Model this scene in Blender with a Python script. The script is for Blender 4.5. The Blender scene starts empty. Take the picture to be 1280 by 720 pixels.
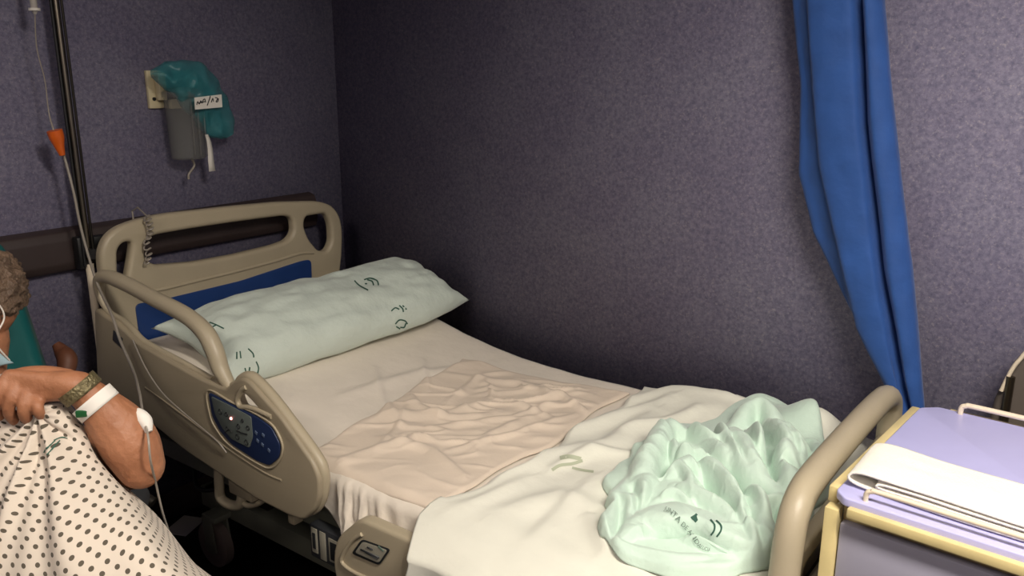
import bpy, bmesh, math, random
import numpy as np
from mathutils import Vector, Matrix, noise
from mathutils.bvhtree import BVHTree
random.seed(4)
S = bpy.context.scene
C = S.collection
PI = math.pi

# ------------------------------------------------------------------ camera, world, lights, exposure
FPX, TH, YA = 1053.64, .2558, .9234
CAM = Vector((2.6302, -2.3213, 1.5662))
HF = (-math.cos(YA), math.sin(YA)); HR = (HF[1], -HF[0])
cd = bpy.data.cameras.new('camera'); cam = bpy.data.objects.new('camera', cd); C.objects.link(cam)
cam.location = CAM
fwd = Vector((HF[0]*math.cos(TH), HF[1]*math.cos(TH), -math.sin(TH)))
cam.rotation_euler = fwd.to_track_quat('-Z', 'Y').to_euler()
cd.sensor_width = 36; cd.lens = 36*FPX/1280; cd.clip_start = .02
S.camera = cam
S.view_settings.view_transform = 'Standard'; S.view_settings.look = 'None'
S.view_settings.gamma = 1; S.view_settings.use_curve_mapping = False
S.view_settings.exposure = 0.45
w = bpy.data.worlds.new('world'); S.world = w; w.use_nodes = True
w.node_tree.nodes['Background'].inputs[0].default_value = (.02, .02, .025, 1)
w.node_tree.nodes['Background'].inputs[1].default_value = 1

def area(name, loc, sx, sy, power, col, target=None):
    l = bpy.data.lights.new(name, 'AREA'); l.shape = 'RECTANGLE'; l.size = sx; l.size_y = sy
    l.energy = power; l.color = col
    o = bpy.data.objects.new(name, l); C.objects.link(o); o.location = loc
    if target: o.rotation_euler = (Vector(target)-Vector(loc)).to_track_quat('-Z', 'Y').to_euler()
    return o
LAMPS = [((3.15, -1.75, 2.57), 1.2, .3, 58, (1, .92, .81)),
         ((1.3, -2.9, 2.57), 1.2, .3, 8, (1, .87, .8)),
         ((4.1, -3.5, 2.57), 1.2, .3, 22, (1, .92, .84))]  # last panel is an added, unseen fill from behind the camera
for L in LAMPS: area('ceiling_light_source', (L[0][0], L[0][1], L[0][2]-.045), L[1], L[2], L[3], L[4])

def at(u, v, ax, val):
    """point of the real plane ax=val on the line of sight through photo pixel (u,v)"""
    a = (u-640)/FPX; b = (360-v)/FPX
    h = math.cos(TH)+math.sin(TH)*b; z = -math.sin(TH)+math.cos(TH)*b
    d = Vector((h*HF[0]+a*HR[0], h*HF[1]+a*HR[1], z)); i = 'xyz'.index(ax)
    return CAM+d*((val-CAM[i])/d[i])
def dp(u, v, t):
    a = (u-640)/FPX; b = (360-v)/FPX
    h = math.cos(TH)+math.sin(TH)*b; z = -math.sin(TH)+math.cos(TH)*b
    return CAM+Vector((h*HF[0]+a*HR[0], h*HF[1]+a*HR[1], z))*t

# ------------------------------------------------------------------ materials
def lin(c): return tuple(((x/255+.055)/1.055)**2.4 if x/255 > .04045 else x/255/12.92 for x in c)
def mat(name, rgb, rough=.6, metal=0, var=0, vscale=8, bump=0, bscale=40, trans=0, alpha=1, sheen=0, emit=None, coat=0, srgb=True, subs=0, rgb2=None):
    m = bpy.data.materials.new(name); m.use_nodes = True; nt = m.node_tree; N = nt.nodes; B = N['Principled BSDF']
    c = lin(rgb) if srgb else rgb
    B.inputs['Base Color'].default_value = (*c, 1)
    B.inputs['Roughness'].default_value = rough; B.inputs['Metallic'].default_value = metal
    tc = N.new('ShaderNodeTexCoord')
    if var:
        n = N.new('ShaderNodeTexNoise'); n.inputs['Scale'].default_value = vscale; n.inputs['Detail'].default_value = 5
        nt.links.new(tc.outputs['Object'], n.inputs['Vector'])
        r = N.new('ShaderNodeValToRGB'); r.color_ramp.elements[0].position = .3; r.color_ramp.elements[1].position = .7
        c2 = lin(rgb2) if rgb2 else tuple(min(1, x*(1+var)) for x in c)
        r.color_ramp.elements[0].color = (*[x*(1-(var if not rgb2 else 0)) for x in c], 1)
        r.color_ramp.elements[1].color = (*c2, 1)
        nt.links.new(n.outputs['Fac'], r.inputs[0]); nt.links.new(r.outputs[0], B.inputs['Base Color'])
    if bump:
        n = N.new('ShaderNodeTexNoise'); n.inputs['Scale'].default_value = bscale; n.inputs['Detail'].default_value = 4
        nt.links.new(tc.outputs['Object'], n.inputs['Vector'])
        b = N.new('ShaderNodeBump'); b.inputs['Strength'].default_value = min(1, bump); b.inputs['Distance'].default_value = .01
        nt.links.new(n.outputs['Fac'], b.inputs['Height']); nt.links.new(b.outputs[0], B.inputs['Normal'])
    if trans: B.inputs['Transmission Weight'].default_value = trans
    if alpha < 1: B.inputs['Alpha'].default_value = alpha
    if sheen: B.inputs['Sheen Weight'].default_value = sheen
    if coat: B.inputs['Coat Weight'].default_value = coat
    if subs:
        B.inputs['Subsurface Weight'].default_value = subs; B.inputs['Subsurface Radius'].default_value = (.02, .008, .004)
    if emit:
        B.inputs['Emission Color'].default_value = (*emit[0], 1); B.inputs['Emission Strength'].default_value = emit[1]
    return m

def wall_mat():
    m = bpy.data.materials.new('speckled_wall_vinyl'); m.use_nodes = True; nt = m.node_tree; N = nt.nodes; B = N['Principled BSDF']
    tc = N.new('ShaderNodeTexCoord')
    def nz(sc, det=3, rough=.6):
        n = N.new('ShaderNodeTexNoise'); n.inputs['Scale'].default_value = sc; n.inputs['Detail'].default_value = det
        n.inputs['Roughness'].default_value = rough
        nt.links.new(tc.outputs['Object'], n.inputs['Vector']); return n
    def ramp(n, p0, c0, p1, c1):
        r = N.new('ShaderNodeValToRGB'); r.color_ramp.elements[0].position = p0; r.color_ramp.elements[1].position = p1
        r.color_ramp.elements[0].color = (*c0, 1); r.color_ramp.elements[1].color = (*c1, 1)
        nt.links.new(n.outputs['Fac'], r.inputs[0]); return r
    a = ramp(nz(85, 5, .75), .32, lin((107, 105, 130)), .68, lin((154, 149, 170)))
    b = ramp(nz(150, 4), .56, (0, 0, 0), .72, (1, 1, 1))
    mx = N.new('ShaderNodeMix'); mx.data_type = 'RGBA'
    sc = N.new('ShaderNodeMath'); sc.operation = 'MULTIPLY'; sc.inputs[1].default_value = .55
    nt.links.new(b.outputs[0], sc.inputs[0]); nt.links.new(sc.outputs[0], mx.inputs['Factor'])
    nt.links.new(a.outputs[0], mx.inputs['A']); mx.inputs['B'].default_value = (*lin((190, 180, 186)), 1)
    c = ramp(nz(5, 2), .35, (.9, .88, .92), .65, (1, 1, 1))
    m2 = N.new('ShaderNodeMix'); m2.data_type = 'RGBA'; m2.blend_type = 'MULTIPLY'; m2.inputs['Factor'].default_value = 1
    nt.links.new(mx.outputs['Result'], m2.inputs['A']); nt.links.new(c.outputs[0], m2.inputs['B'])
    nt.links.new(m2.outputs['Result'], B.inputs['Base Color'])
    B.inputs['Roughness'].default_value = .62; B.inputs['Specular IOR Level'].default_value = .3
    bp = N.new('ShaderNodeBump'); bp.inputs['Strength'].default_value = .25; bp.inputs['Distance'].default_value = .004
    nt.links.new(nz(70, 3).outputs['Fac'], bp.inputs['Height']); nt.links.new(bp.outputs[0], B.inputs['Normal'])
    return m

def dots_mat():
    m = bpy.data.materials.new('dotted_gown_cotton'); m.use_nodes = True; nt = m.node_tree; N = nt.nodes; B = N['Principled BSDF']
    uv = N.new('ShaderNodeUVMap'); uv.uv_map = 'UVMap'
    def math_(op, a, b=None, v=None):
        n = N.new('ShaderNodeMath'); n.operation = op
        nt.links.new(a, n.inputs[0])
        if b is not None: nt.links.new(b, n.inputs[1])
        if v is not None: n.inputs[1].default_value = v
        return n.outputs[0]
    sp = N.new('ShaderNodeSeparateXYZ'); nt.links.new(uv.outputs[0], sp.inputs[0])
    u, v = sp.outputs[0], sp.outputs[1]
    def dist(ou, ov, su, sv):
        a = math_('MULTIPLY', math_('SUBTRACT', math_('FRACT', math_('ADD', math_('DIVIDE', u, v=su), v=ou)), v=.5), v=su)
        b = math_('MULTIPLY', math_('SUBTRACT', math_('FRACT', math_('ADD', math_('DIVIDE', v, v=sv), v=ov)), v=.5), v=sv)
        return math_('SQRT', math_('ADD', math_('MULTIPLY', a, a), math_('MULTIPLY', b, b)))
    P = .0215
    d = math_('MINIMUM', dist(0, 0, P, P*1.25), dist(.5, .5, P, P*1.25))
    f = math_('LESS_THAN', d, v=.0038)
    mx = N.new('ShaderNodeMix'); mx.data_type = 'RGBA'
    nt.links.new(f, mx.inputs['Factor']); mx.inputs['A'].default_value = (*lin((206, 194, 180)), 1)
    mx.inputs['B'].default_value = (*lin((84, 76, 64)), 1)
    nt.links.new(mx.outputs['Result'], B.inputs['Base Color']); B.inputs['Roughness'].default_value = .9
    B.inputs['Sheen Weight'].default_value = .1
    return m

M = dict(
 wall=wall_mat(),
 ceil=mat('white_ceiling_paint', (225, 222, 215), .9),
 floor=mat('dark_vinyl_floor', (52, 46, 44), .45, var=.2, vscale=30),
 rail=mat('brown_bumper_vinyl', (58, 47, 46), .5, var=.1, bump=.1),
 bed=mat('cream_bed_plastic', (176, 164, 140), .42, var=.05, vscale=6, bump=.05, bscale=200),
 bedside=mat('cream_rail_plastic', (158, 146, 124), .45, var=.05, vscale=6, bump=.05, bscale=200),
 bluepanel=mat('blue_laminate', (34, 62, 118), .35, var=.06, vscale=12),
 pillow=mat('pale_mint_cotton', (206, 217, 207), .9, var=.04, vscale=5, bump=.3, bscale=45, sheen=.2),
 sheet=mat('white_cotton_sheet', (232, 222, 208), .92, var=.04, vscale=6, bump=.25, bscale=30, sheen=.15),
 drawsheet=mat('beige_draw_sheet_cotton', (226, 210, 192), .92, var=.05, vscale=7, bump=.2, bscale=28, sheen=.15),
 topsheet=mat('offwhite_top_sheet_cotton', (230, 229, 216), .92, var=.03, vscale=6, bump=.2, bscale=30, sheen=.15),
 mint=mat('mint_green_fleece', (202, 224, 210), .95, var=.04, vscale=7, bump=.25, bscale=60, sheen=.35),
 ink=mat('dark_green_ink', (52, 92, 78), .8),
 greyink=mat('grey_green_ink', (110, 130, 118), .8),
 faint=mat('faded_green_ink', (184, 190, 166), .9),
 curtain=mat('royal_blue_curtain_fabric', (36, 80, 150), .75, var=.1, vscale=14, bump=.35, bscale=25, sheen=.15),
 lav=mat('lavender_laminate', (186, 184, 230), .38, var=.03, vscale=10),
 lavfront=mat('grey_lavender_drawer_laminate', (160, 158, 176), .5, var=.04, vscale=10),
 wood=mat('cream_wood_edging', (214, 196, 142), .45, var=.08, vscale=18),
 cream=mat('cream_enamel_tube', (226, 212, 190), .35),
 towel=mat('white_terry_towel', (244, 240, 228), .95, bump=.3, bscale=320, sheen=.3),
 steel=mat('dull_steel', (120, 112, 100), .32, 1, var=.1),
 darksteel=mat('dark_steel', (50, 46, 42), .45, .7),
 black=mat('black_plastic', (22, 22, 24), .5),
 darkgrey=mat('dark_grey_plastic', (52, 54, 58), .5, var=.1),
 greygreen=mat('grey_green_metal', (104, 104, 92), .5),
 rubber=mat('grey_caster_rubber', (112, 98, 92), .6),
 plate=mat('ivory_plastic', (206, 194, 160), .45),
 clear=mat('cloudy_clear_plastic', (130, 130, 128), .25, alpha=.28),
 tube=mat('clear_vinyl_tubing', (190, 184, 176), .3, alpha=.85),
 tubeline=mat('milky_vinyl_tubing', (150, 142, 132), .35),
 film=mat('teal_plastic_film', (52, 140, 148), .35, alpha=.5, bump=.5, bscale=28),
 orange=mat('orange_plastic', (222, 100, 30), .4, emit=None),
 white=mat('white_paper', (225, 220, 212), .8),
 teal=mat('teal_vinyl_upholstery', (18, 84, 84), .45, var=.08, bump=.1),
 armwood=mat('orange_brown_wood', (92, 52, 32), .6, var=.2, vscale=20),
 brown=mat('olive_brown_vinyl', (92, 84, 78), .6, var=.1),
 skin=mat('skin', (152, 100, 70), .55, var=.13, vscale=22, bump=.3, bscale=70, subs=.05, rgb2=(170, 116, 84)),
 hair=mat('grey_brown_hair', (104, 84, 68), .6, var=.35, vscale=30, bump=.9, bscale=90),
 mask=mat('pale_blue_mask_fabric', (168, 196, 206), .8, bump=.1, bscale=120),
 gown=dots_mat(),
 bracelet=mat('gold_olive_bracelet_metal', (118, 108, 78), .4, .5, var=.3, vscale=150, bump=.5, bscale=200),
 greenclasp=mat('dark_green_clasp', (30, 84, 46), .4),
 panelgrey=mat('grey_keypad_membrane', (104, 112, 108), .45),
 panelblue=mat('navy_keypad_membrane', (34, 48, 84), .4),
 keyblack=mat('black_key_print', (30, 32, 34), .6),
 keylight=mat('pale_blue_key_print', (96, 112, 140), .6),
 led=mat('red_indicator_lamp', (255, 120, 110), .4, emit=((1, .35, .3), 3)),
 label=mat('grey_label_print', (150, 146, 132), .6),
 lampglow=mat('ceiling_lamp_diffuser', (255, 250, 235), .6, emit=((1, .88, .72), 4)),
)

# ------------------------------------------------------------------ helpers
def link(name, me, m, parent=None, smooth=True, mods=()):
    """link one mesh object; vertices come in world coordinates, origin goes to its base"""
    o = bpy.data.objects.new(name, me); C.objects.link(o)
    if m is not None and not me.materials: me.materials.append(m)
    if smooth:
        me.polygons.foreach_set('use_smooth', [True]*len(me.polygons))
    co = np.empty(len(me.vertices)*3, 'f'); me.vertices.foreach_get('co', co); co = co.reshape(-1, 3)
    c = (co.min(0)+co.max(0))/2; c[2] = co[:, 2].min()
    co -= c; me.vertices.foreach_set('co', co.ravel()); me.update()
    o.location = Vector([float(q) for q in c])
    if parent is not None:
        o.parent = parent; o.matrix_parent_inverse = Matrix.Translation(-world_loc(parent))
    return o
def world_loc(o):
    # every object here is placed in world coordinates (parent inverse cancels its parent), without rotation
    return o.location.copy()
def tag(o, label, cat=None, group=None, kind=None):
    if label: o['label'] = label
    if cat: o['category'] = cat
    if group: o['group'] = group
    if kind: o['kind'] = kind
    return o
def thing(name, loc, label, cat, group=None):
    o = bpy.data.objects.new(name, None); C.objects.link(o); o.location = loc; o.empty_display_size = .05
    return tag(o, label, cat, group)
def pmesh(name, verts, faces):
    me = bpy.data.meshes.new(name); me.from_pydata([tuple(v) for v in verts], [], faces); me.update(); return me
def autosmooth(me, ang=40):
    bm = bmesh.new(); bm.from_mesh(me); bmesh.ops.recalc_face_normals(bm, faces=bm.faces)
    for e in bm.edges:
        e.smooth = not (len(e.link_faces) == 2 and e.calc_face_angle(0) > math.radians(ang))
    bm.to_mesh(me); bm.free(); return me
def bm_box(bm, c, s, rot=None, bev=0, seg=2):
    g = bmesh.ops.create_cube(bm, size=1)['verts']
    bmesh.ops.scale(bm, vec=s, verts=g)
    if bev:
        es = list({e for v in g for e in v.link_edges})
        r = bmesh.ops.bevel(bm, geom=es, offset=bev, segments=seg, profile=.5, affect='EDGES')
        g = list({v for f in r['faces'] for v in f.verts} | {v for v in g if v.is_valid})
    if rot is not None: bmesh.ops.rotate(bm, cent=(0, 0, 0), matrix=rot, verts=g)
    bmesh.ops.translate(bm, vec=c, verts=g); return g
def box(name, c, s, m, parent=None, rot=None, bev=.004, seg=2):
    bm = bmesh.new(); bm_box(bm, c, s, rot, bev, seg); me = bpy.data.meshes.new(name); bm.to_mesh(me); bm.free()
    return link(name, autosmooth(me), m, parent)
def boxes(name, lst, m, parent=None, bev=.004):
    bm = bmesh.new()
    for c, s in lst: bm_box(bm, c, s, None, bev)
    me = bpy.data.meshes.new(name); bm.to_mesh(me); bm.free(); return link(name, autosmooth(me), m, parent)
def catmull(P, n=8, closed=False):
    P = [Vector(p) for p in P]; out = []; L = len(P)
    if L < 3 and not closed: return P
    rng = range(L) if closed else range(L-1)
    for i in rng:
        if closed: a, b, c, d = P[(i-1) % L], P[i], P[(i+1) % L], P[(i+2) % L]
        else: a, b, c, d = P[max(i-1, 0)], P[i], P[i+1], P[min(i+2, L-1)]
        for k in range(n):
            t = k/n
            out.append(.5*((2*b)+(c-a)*t+(2*a-5*b+4*c-d)*t*t+(3*b-a-3*c+d)*t**3))
    if not closed: out.append(P[-1])
    return out
def tube_geo(P, r, seg=10, closed=False, radii=None):
    """sweep a round tube along P by parallel transport"""
    P = [Vector(p) for p in P]; n = len(P); V = []; Fc = []
    T = []
    for i in range(n):
        a = P[(i-1) % n] if closed or i > 0 else P[0]; b = P[(i+1) % n] if closed or i < n-1 else P[-1]
        T.append((b-a).normalized())
    up = Vector((0, 0, 1)) if abs(T[0].z) < .9 else Vector((1, 0, 0))
    N_ = (up-T[0]*up.dot(T[0])).normalized()
    for i in range(n):
        N_ = (N_-T[i]*N_.dot(T[i])).normalized(); B_ = T[i].cross(N_)
        rr = radii[i] if radii is not None else r
        for k in range(seg):
            a = 2*PI*k/seg; V.append(P[i]+(N_*math.cos(a)+B_*math.sin(a))*rr)
    for i in range(n if closed else n-1):
        j = (i+1) % n
        for k in range(seg):
            l = (k+1) % seg; Fc.append((i*seg+k, i*seg+l, j*seg+l, j*seg+k))
    if not closed:
        Fc.append(tuple(range(seg-1, -1, -1))); Fc.append(tuple((n-1)*seg+k for k in range(seg)))
    return V, Fc
def tube(name, P, r, m, parent=None, seg=10, n=8, closed=False, smooth_path=True, radii=None):
    if smooth_path and len(P) > 2:
        if radii is not None:
            R_ = [v.x for v in catmull([Vector((q, 0, 0)) for q in radii], n, closed)]
        P = catmull(P, n, closed)
        if radii is not None: radii = R_
    V, Fc = tube_geo(P, r, seg, closed, radii)
    return link(name, autosmooth(pmesh(name, V, Fc), 50), m, parent)
def rpoly(P, rad, n=5):
    """2D polygon with rounded corners; rad number or list"""
    out = []; L = len(P)
    for i in range(L):
        p = Vector(P[i]); a = Vector(P[i-1]); b = Vector(P[(i+1) % L])
        r = rad[i] if isinstance(rad, (list, tuple)) else rad
        if r <= 0: out.append(tuple(p)); continue
        d1 = (a-p); d2 = (b-p); r1 = min(r, d1.length*.48, d2.length*.48)
        s = p+d1.normalized()*r1; e = p+d2.normalized()*r1
        for k in range(n+1):
            t = k/n; q = s*(1-t)**2+p*2*t*(1-t)+e*t*t; out.append(tuple(q))
    return out
def plate(name, outline, holes, th, m, parent, frame, bev=.004, res=2):
    """filled 2D outline with holes, thickness th centred, bevelled; frame = 4x4 matrix of its plane"""
    cu = bpy.data.curves.new(name, 'CURVE'); cu.dimensions = '2D'; cu.fill_mode = 'BOTH'
    cu.extrude = max(th/2-bev, .0001); cu.bevel_depth = bev; cu.bevel_resolution = res; cu.offset = -bev
    for pl in [outline]+list(holes):
        s = cu.splines.new('POLY'); s.points.add(len(pl)-1); s.use_cyclic_u = True
        for i, p in enumerate(pl): s.points[i].co = (p[0], p[1], 0, 1)
    o = bpy.data.objects.new(name, cu); C.objects.link(o)
    dg = bpy.context.evaluated_depsgraph_get(); dg.update()
    me = bpy.data.meshes.new_from_object(o.evaluated_get(dg)); bpy.data.objects.remove(o); bpy.data.curves.remove(cu)
    me.transform(frame)
    bm = bmesh.new(); bm.from_mesh(me); bmesh.ops.remove_doubles(bm, verts=bm.verts, dist=.00005)
    bmesh.ops.recalc_face_normals(bm, faces=bm.faces); bm.to_mesh(me); bm.free(); me.materials.clear()
    return link(name, autosmooth(me, 35), m, parent)
XZ = lambda y: Matrix(((1, 0, 0, 0), (0, 0, -1, y), (0, 1, 0, 0), (0, 0, 0, 1)))      # (a,b)->(x=a, z=b) on plane y
YZ = lambda x: Matrix(((0, 0, 1, x), (1, 0, 0, 0), (0, 1, 0, 0), (0, 0, 0, 1)))       # (a,b)->(y=a, z=b) on plane x
def px2(pts, ax, val):
    out = []
    for p in pts:
        q = at(p[0], p[1], ax, val)
        out.append((q.x, q.z) if ax == 'y' else ((q.y, q.z) if ax == 'x' else (q.x, q.y)))
    return out
def grid_mesh(name, fn, nu, nv, uvs=None, thick=0, close_u=False):
    V = []; Fc = []
    for j in range(nv+1):
        for i in range(nu+(0 if close_u else 1)): V.append(fn(i/nu, j/nv))
    W = nu+(0 if close_u else 1)
    for j in range(nv):
        for i in range(nu):
            k = (i+1) % W; Fc.append((j*W+i, j*W+k, (j+1)*W+k, (j+1)*W+i))
    return pmesh(name, V, Fc)
def solid(o, t, off=-1, sub=0):
    m = o.modifiers.new('thickness', 'SOLIDIFY'); m.thickness = t; m.offset = off
    if sub: s = o.modifiers.new('smooth', 'SUBSURF'); s.levels = sub; s.render_levels = sub
def nz(x, y, z=0): return noise.noise(Vector((x, y, z)))
def segd(px, py, poly):
    """vector distance and signed side from points to a polyline"""
    best = np.full(px.shape, 1e9); side = np.zeros(px.shape); tt = np.zeros(px.shape)
    n = len(poly)-1
    for i in range(n):
        ax, ay = poly[i][:2]; bx, by = poly[i+1][:2]; dx, dy = bx-ax, by-ay; L2 = dx*dx+dy*dy+1e-12
        t = np.clip(((px-ax)*dx+(py-ay)*dy)/L2, 0, 1)
        d = np.hypot(px-ax-t*dx, py-ay-t*dy); s = np.sign(dx*(py-ay)-dy*(px-ax))
        k = d < best; best[k] = d[k]; side[k] = s[k]; tt[k] = (i+t[k])/n
    return best, side, tt
def ridges(px, py, R):
    """sum of soft cloth folds: (polyline, height, width on the left side, width on the right side)"""
    z = np.zeros(px.shape)
    for poly, h, wl, wr in R:
        d, s, t = segd(px, py, poly)
        wd = np.where(s > 0, wl, wr); e = np.exp(-(d/wd)**2) if h > 0 else np.exp(-(d/wd)**1.5)
        z += h*e*(.35+.65*np.sin(np.clip(t, 0.02, .98)*PI)**.5)
    return z
DG = lambda: bpy.context.evaluated_depsgraph_get()
def bvh_of(o):
    me = o.data; off = o.location
    return BVHTree.FromPolygons([tuple(v.co+off) for v in me.vertices], [tuple(p.vertices) for p in me.polygons])
def hitpt(bv, u, v, lift):
    d = (dp(u, v, 1)-CAM).normalized(); h = bv.ray_cast(CAM, d)
    if h[0] is None: return None
    n = h[1] if h[1].dot(d) < 0 else -h[1]
    return h[0]+n*lift, n
def ink(name, bv, strokes, m, parent, lift=.0012, wpx=1.6):
    """flat printed strokes lying on a surface, each stroke a mesh"""
    for st in strokes:
        V = []; Fc = []
        wd = wpx
        if isinstance(st, tuple): st, wd = st
        P = catmull([Vector((p[0], p[1], 0)) for p in st], 6)
        prev = None
        for i, p in enumerate(P):
            a = P[max(i-1, 0)]; b = P[min(i+1, len(P)-1)]; t = (b-a).normalized(); n = Vector((-t.y, t.x, 0))*wd/2
            h1 = hitpt(bv, p.x+n.x, p.y+n.y, lift); h2 = hitpt(bv, p.x-n.x, p.y-n.y, lift)
            if h1 is None or h2 is None: prev = None; continue
            V += [h1[0], h2[0]]; k = len(V)
            if prev is not None: Fc.append((prev-2, prev-1, k-1, k-2))
            prev = k
        if Fc: link(name, pmesh(name, V, Fc), m, parent)
def text_mesh(txt, size, bold=False):
    cu = bpy.data.curves.new('t', 'FONT'); cu.body = txt; cu.size = size; cu.align_x = 'CENTER'
    o = bpy.data.objects.new('t', cu); C.objects.link(o); dg = DG(); dg.update()
    me = bpy.data.meshes.new_from_object(o.evaluated_get(dg)); bpy.data.objects.remove(o); bpy.data.curves.remove(cu)
    return me

# ------------------------------------------------------------------ room shell
RX, RY, RZ = 5.2, -4.6, 2.6
def shell(name, c, s, m):
    o = box(name, c, s, m, bev=0); o['kind'] = 'structure'; return o
shell('floor', (RX/2, RY/2, -.05), (RX+.2, -RY+.2, .1), M['floor'])
shell('ceiling', (RX/2, RY/2, RZ+.05), (RX+.2, -RY+.2, .1), M['ceil'])
shell('wall_left', (-.05, RY/2, RZ/2), (.1, -RY+.2, RZ), M['wall'])
shell('wall_right', (RX/2, .05, RZ/2), (RX, .1, RZ), M['wall'])
shell('wall_back', (RX/2, RY-.05, RZ/2), (RX, .1, RZ), M['wall'])
shell('wall_front', (RX+.05, RY/2, RZ/2), (.1, -RY, RZ), M['wall'])
# bumper rail along the head wall
pr = rpoly([(0, .955), (.035, .965), (.045, .99), (.045, 1.06), (.035, 1.085), (0, 1.095)], .006, 3)
V = [(x, y, z) for y in (RY+.01, -.17) for x, z in pr]; n = len(pr)
Fc = [(i, (i+1) % n, n+(i+1) % n, n+i) for i in range(n)]+[tuple(range(n)), tuple(range(2*n-1, n-1, -1))]
tag(link('trim_1', autosmooth(pmesh('trim', V, Fc)), M['rail']), None, kind='structure')
box('baseboard_left', (.008, RY/2, .05), (.016, -RY-.02, .1), M['rail'])['kind'] = 'structure'
box('baseboard_right', (RX/2+.01, -.008, .05), (RX-.04, .016, .1), M['rail'])['kind'] = 'structure'
for k, L in enumerate(LAMPS):
    t = thing('ceiling_light', (L[0][0], L[0][1], 2.57), ['rectangular ceiling light panel over the foot of the bed beside the curtain', 'rectangular ceiling light panel above the seated person', 'added rectangular fill light panel on the ceiling in the far corner of the room'][k], 'ceiling light')
    boxes('lamp_housing', [((L[0][0], L[0][1]+s*(L[2]/2+.01), 2.572), (L[1]+.04, .02, .056)) for s in (-1, 1)]+[((L[0][0]+s*(L[1]/2+.01), L[0][1], 2.572), (.02, L[2]+.04, .056)) for s in (-1, 1)], M['white'], t)
    box('lamp_diffuser', (L[0][0], L[0][1], 2.585), (L[1], L[2], .02), M['lampglow'], t)

# ------------------------------------------------------------------ hospital bed
bed = thing('hospital_bed', (1.15, -.62, 0), 'cream plastic hospital bed with blue headboard panel and raised side rail along the wall', 'bed')
YR = -1.12
# headboard
HX = .13
hb_out = px2([(124, 345), (121, 318), (127, 298), (142, 284), (165, 275), (200, 267), (290, 257), (345, 252), (395, 251), (412, 256), (422, 270), (425, 290), (424, 320), (421, 345)], 'x', HX)
hb_out = hb_out+[(-.165, .50), (-1.075, .50)]
hole1 = rpoly(px2([(143, 312), (150, 302), (162, 301), (160, 318), (154, 352), (144, 348)], 'x', HX), .02)
hole2 = rpoly(px2([(177, 300), (190, 293), (230, 286), (290, 277), (352, 269), (362, 272), (364, 290), (356, 300), (340, 306), (290, 318), (240, 327), (190, 331), (178, 322)], 'x', HX), .02)
hole3 = rpoly(px2([(378, 270), (404, 266), (410, 280), (411, 302), (405, 314), (394, 313), (382, 298), (376, 282)], 'x', HX), .02)
hdl = plate('headboard', rpoly([tuple(p) for p in hb_out], .03), [hole1, hole2, hole3], .042, M['bed'], bed, YZ(HX), bev=.014, res=4)
bp = rpoly(px2([(168, 380), (200, 375), (300, 351), (376, 326), (388, 324), (389, 355)], 'x', HX+.02)+[(-.3, .58), (-1.0, .58)], .02)
pn = plate('headboard_panel', bp, [], .008, M['bluepanel'], bed, YZ(HX+.022), bev=.002); pn['label'] = 'dark blue inset panel of the headboard'
tube('headboard_ledge', [at(u, v, 'x', HX+.02) for u, v in [(172, 364), (200, 362), (250, 350), (300, 338), (345, 326), (375, 317), (392, 316)]], .006, M['bed'], bed, seg=8)

# head side rail: body panel, loop grip tube, keypad
YP = YR-.005
Yc = YP
body = px2([(127, 383), (140, 393), (153, 400), (166, 412), (182, 427), (261, 471), (284, 480), (293, 483), (300, 475), (311, 469), (320, 473), (333, 487), (360, 517), (400, 574), (408, 594), (408, 618), (402, 634), (388, 646), (372, 641), (330, 620), (285, 590), (240, 560), (190, 520), (150, 500), (131, 487)], 'y', Yc)
gh = rpoly(px2([(303, 494), (306, 488), (315, 489), (325, 499), (342, 519), (338, 521), (318, 508), (308, 506)], 'y', Yc), .01)
rail = plate('side_rail_panel', rpoly([tuple(p) for p in body], .015, 4), [gh], .034, M['bedside'], bed, XZ(YR-.012), bev=.008, res=3)
loop = [(266, 474), (230, 454), (182, 428), (166, 412), (153, 400), (139, 392), (130, 380), (124, 364), (125, 349), (135, 346), (160, 356), (190, 372), (232, 394), (256, 415), (268, 438), (276, 462), (288, 484)]
Pl = [at(u, v, 'y', Yc) for u, v in loop]
tube('rail_grip', Pl, .012, M['bed'], bed, seg=12, n=8,
     radii=[.008, .009, .010, .010, .009, .009, .011, .014, .019, .021, .022, .022, .023, .024, .024, .022, .016])
tube('rail_edge', [at(u, v, 'y', Yc) for u, v in [(288, 482), (297, 480), (304, 473), (314, 471), (326, 480), (345, 501), (373, 538), (396, 570), (405, 590), (405, 616), (398, 634), (386, 642)]], .01, M['bed'], bed, seg=10,
     radii=[.008, .012, .014, .015, .015, .015, .015, .015, .014, .012, .01, .008])
tube('hand_hole_lip', [at(u, v, 'y', YR-.028) for u, v in [(340, 521), (330, 516), (318, 511), (309, 509), (300, 508), (297, 499), (302, 488), (308, 484)]], .007, M['bed'], bed, seg=8)
tube('rail_groove_lip', [at(u, v, 'y', YR-.028) for u, v in [(182, 484), (215, 508), (250, 534), (290, 564), (330, 590), (352, 600)]], .0035, M['bedside'], bed, seg=8)
YK = YR-.031
kp = plate('rail_keypad', rpoly(px2([(261, 490), (290, 505), (322, 521), (340, 534), (351, 556), (349, 572), (338, 582), (322, 576), (290, 555), (276, 539), (266, 520)], 'y', YK), .012), [], .006, M['panelblue'], bed, XZ(YK), bev=.002)
kp['label'] = 'blue and grey keypad set into the side rail'
YK2 = YK-.0045
kb = plate('keypad_nurse_area', rpoly(px2([(264, 495), (290, 508), (314, 521), (316, 546), (312, 560), (290, 549), (278, 535), (269, 518)], 'y', YK2), .008), [], .002, M['panelgrey'], kp, XZ(YK2), bev=.0006, res=1)
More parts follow.
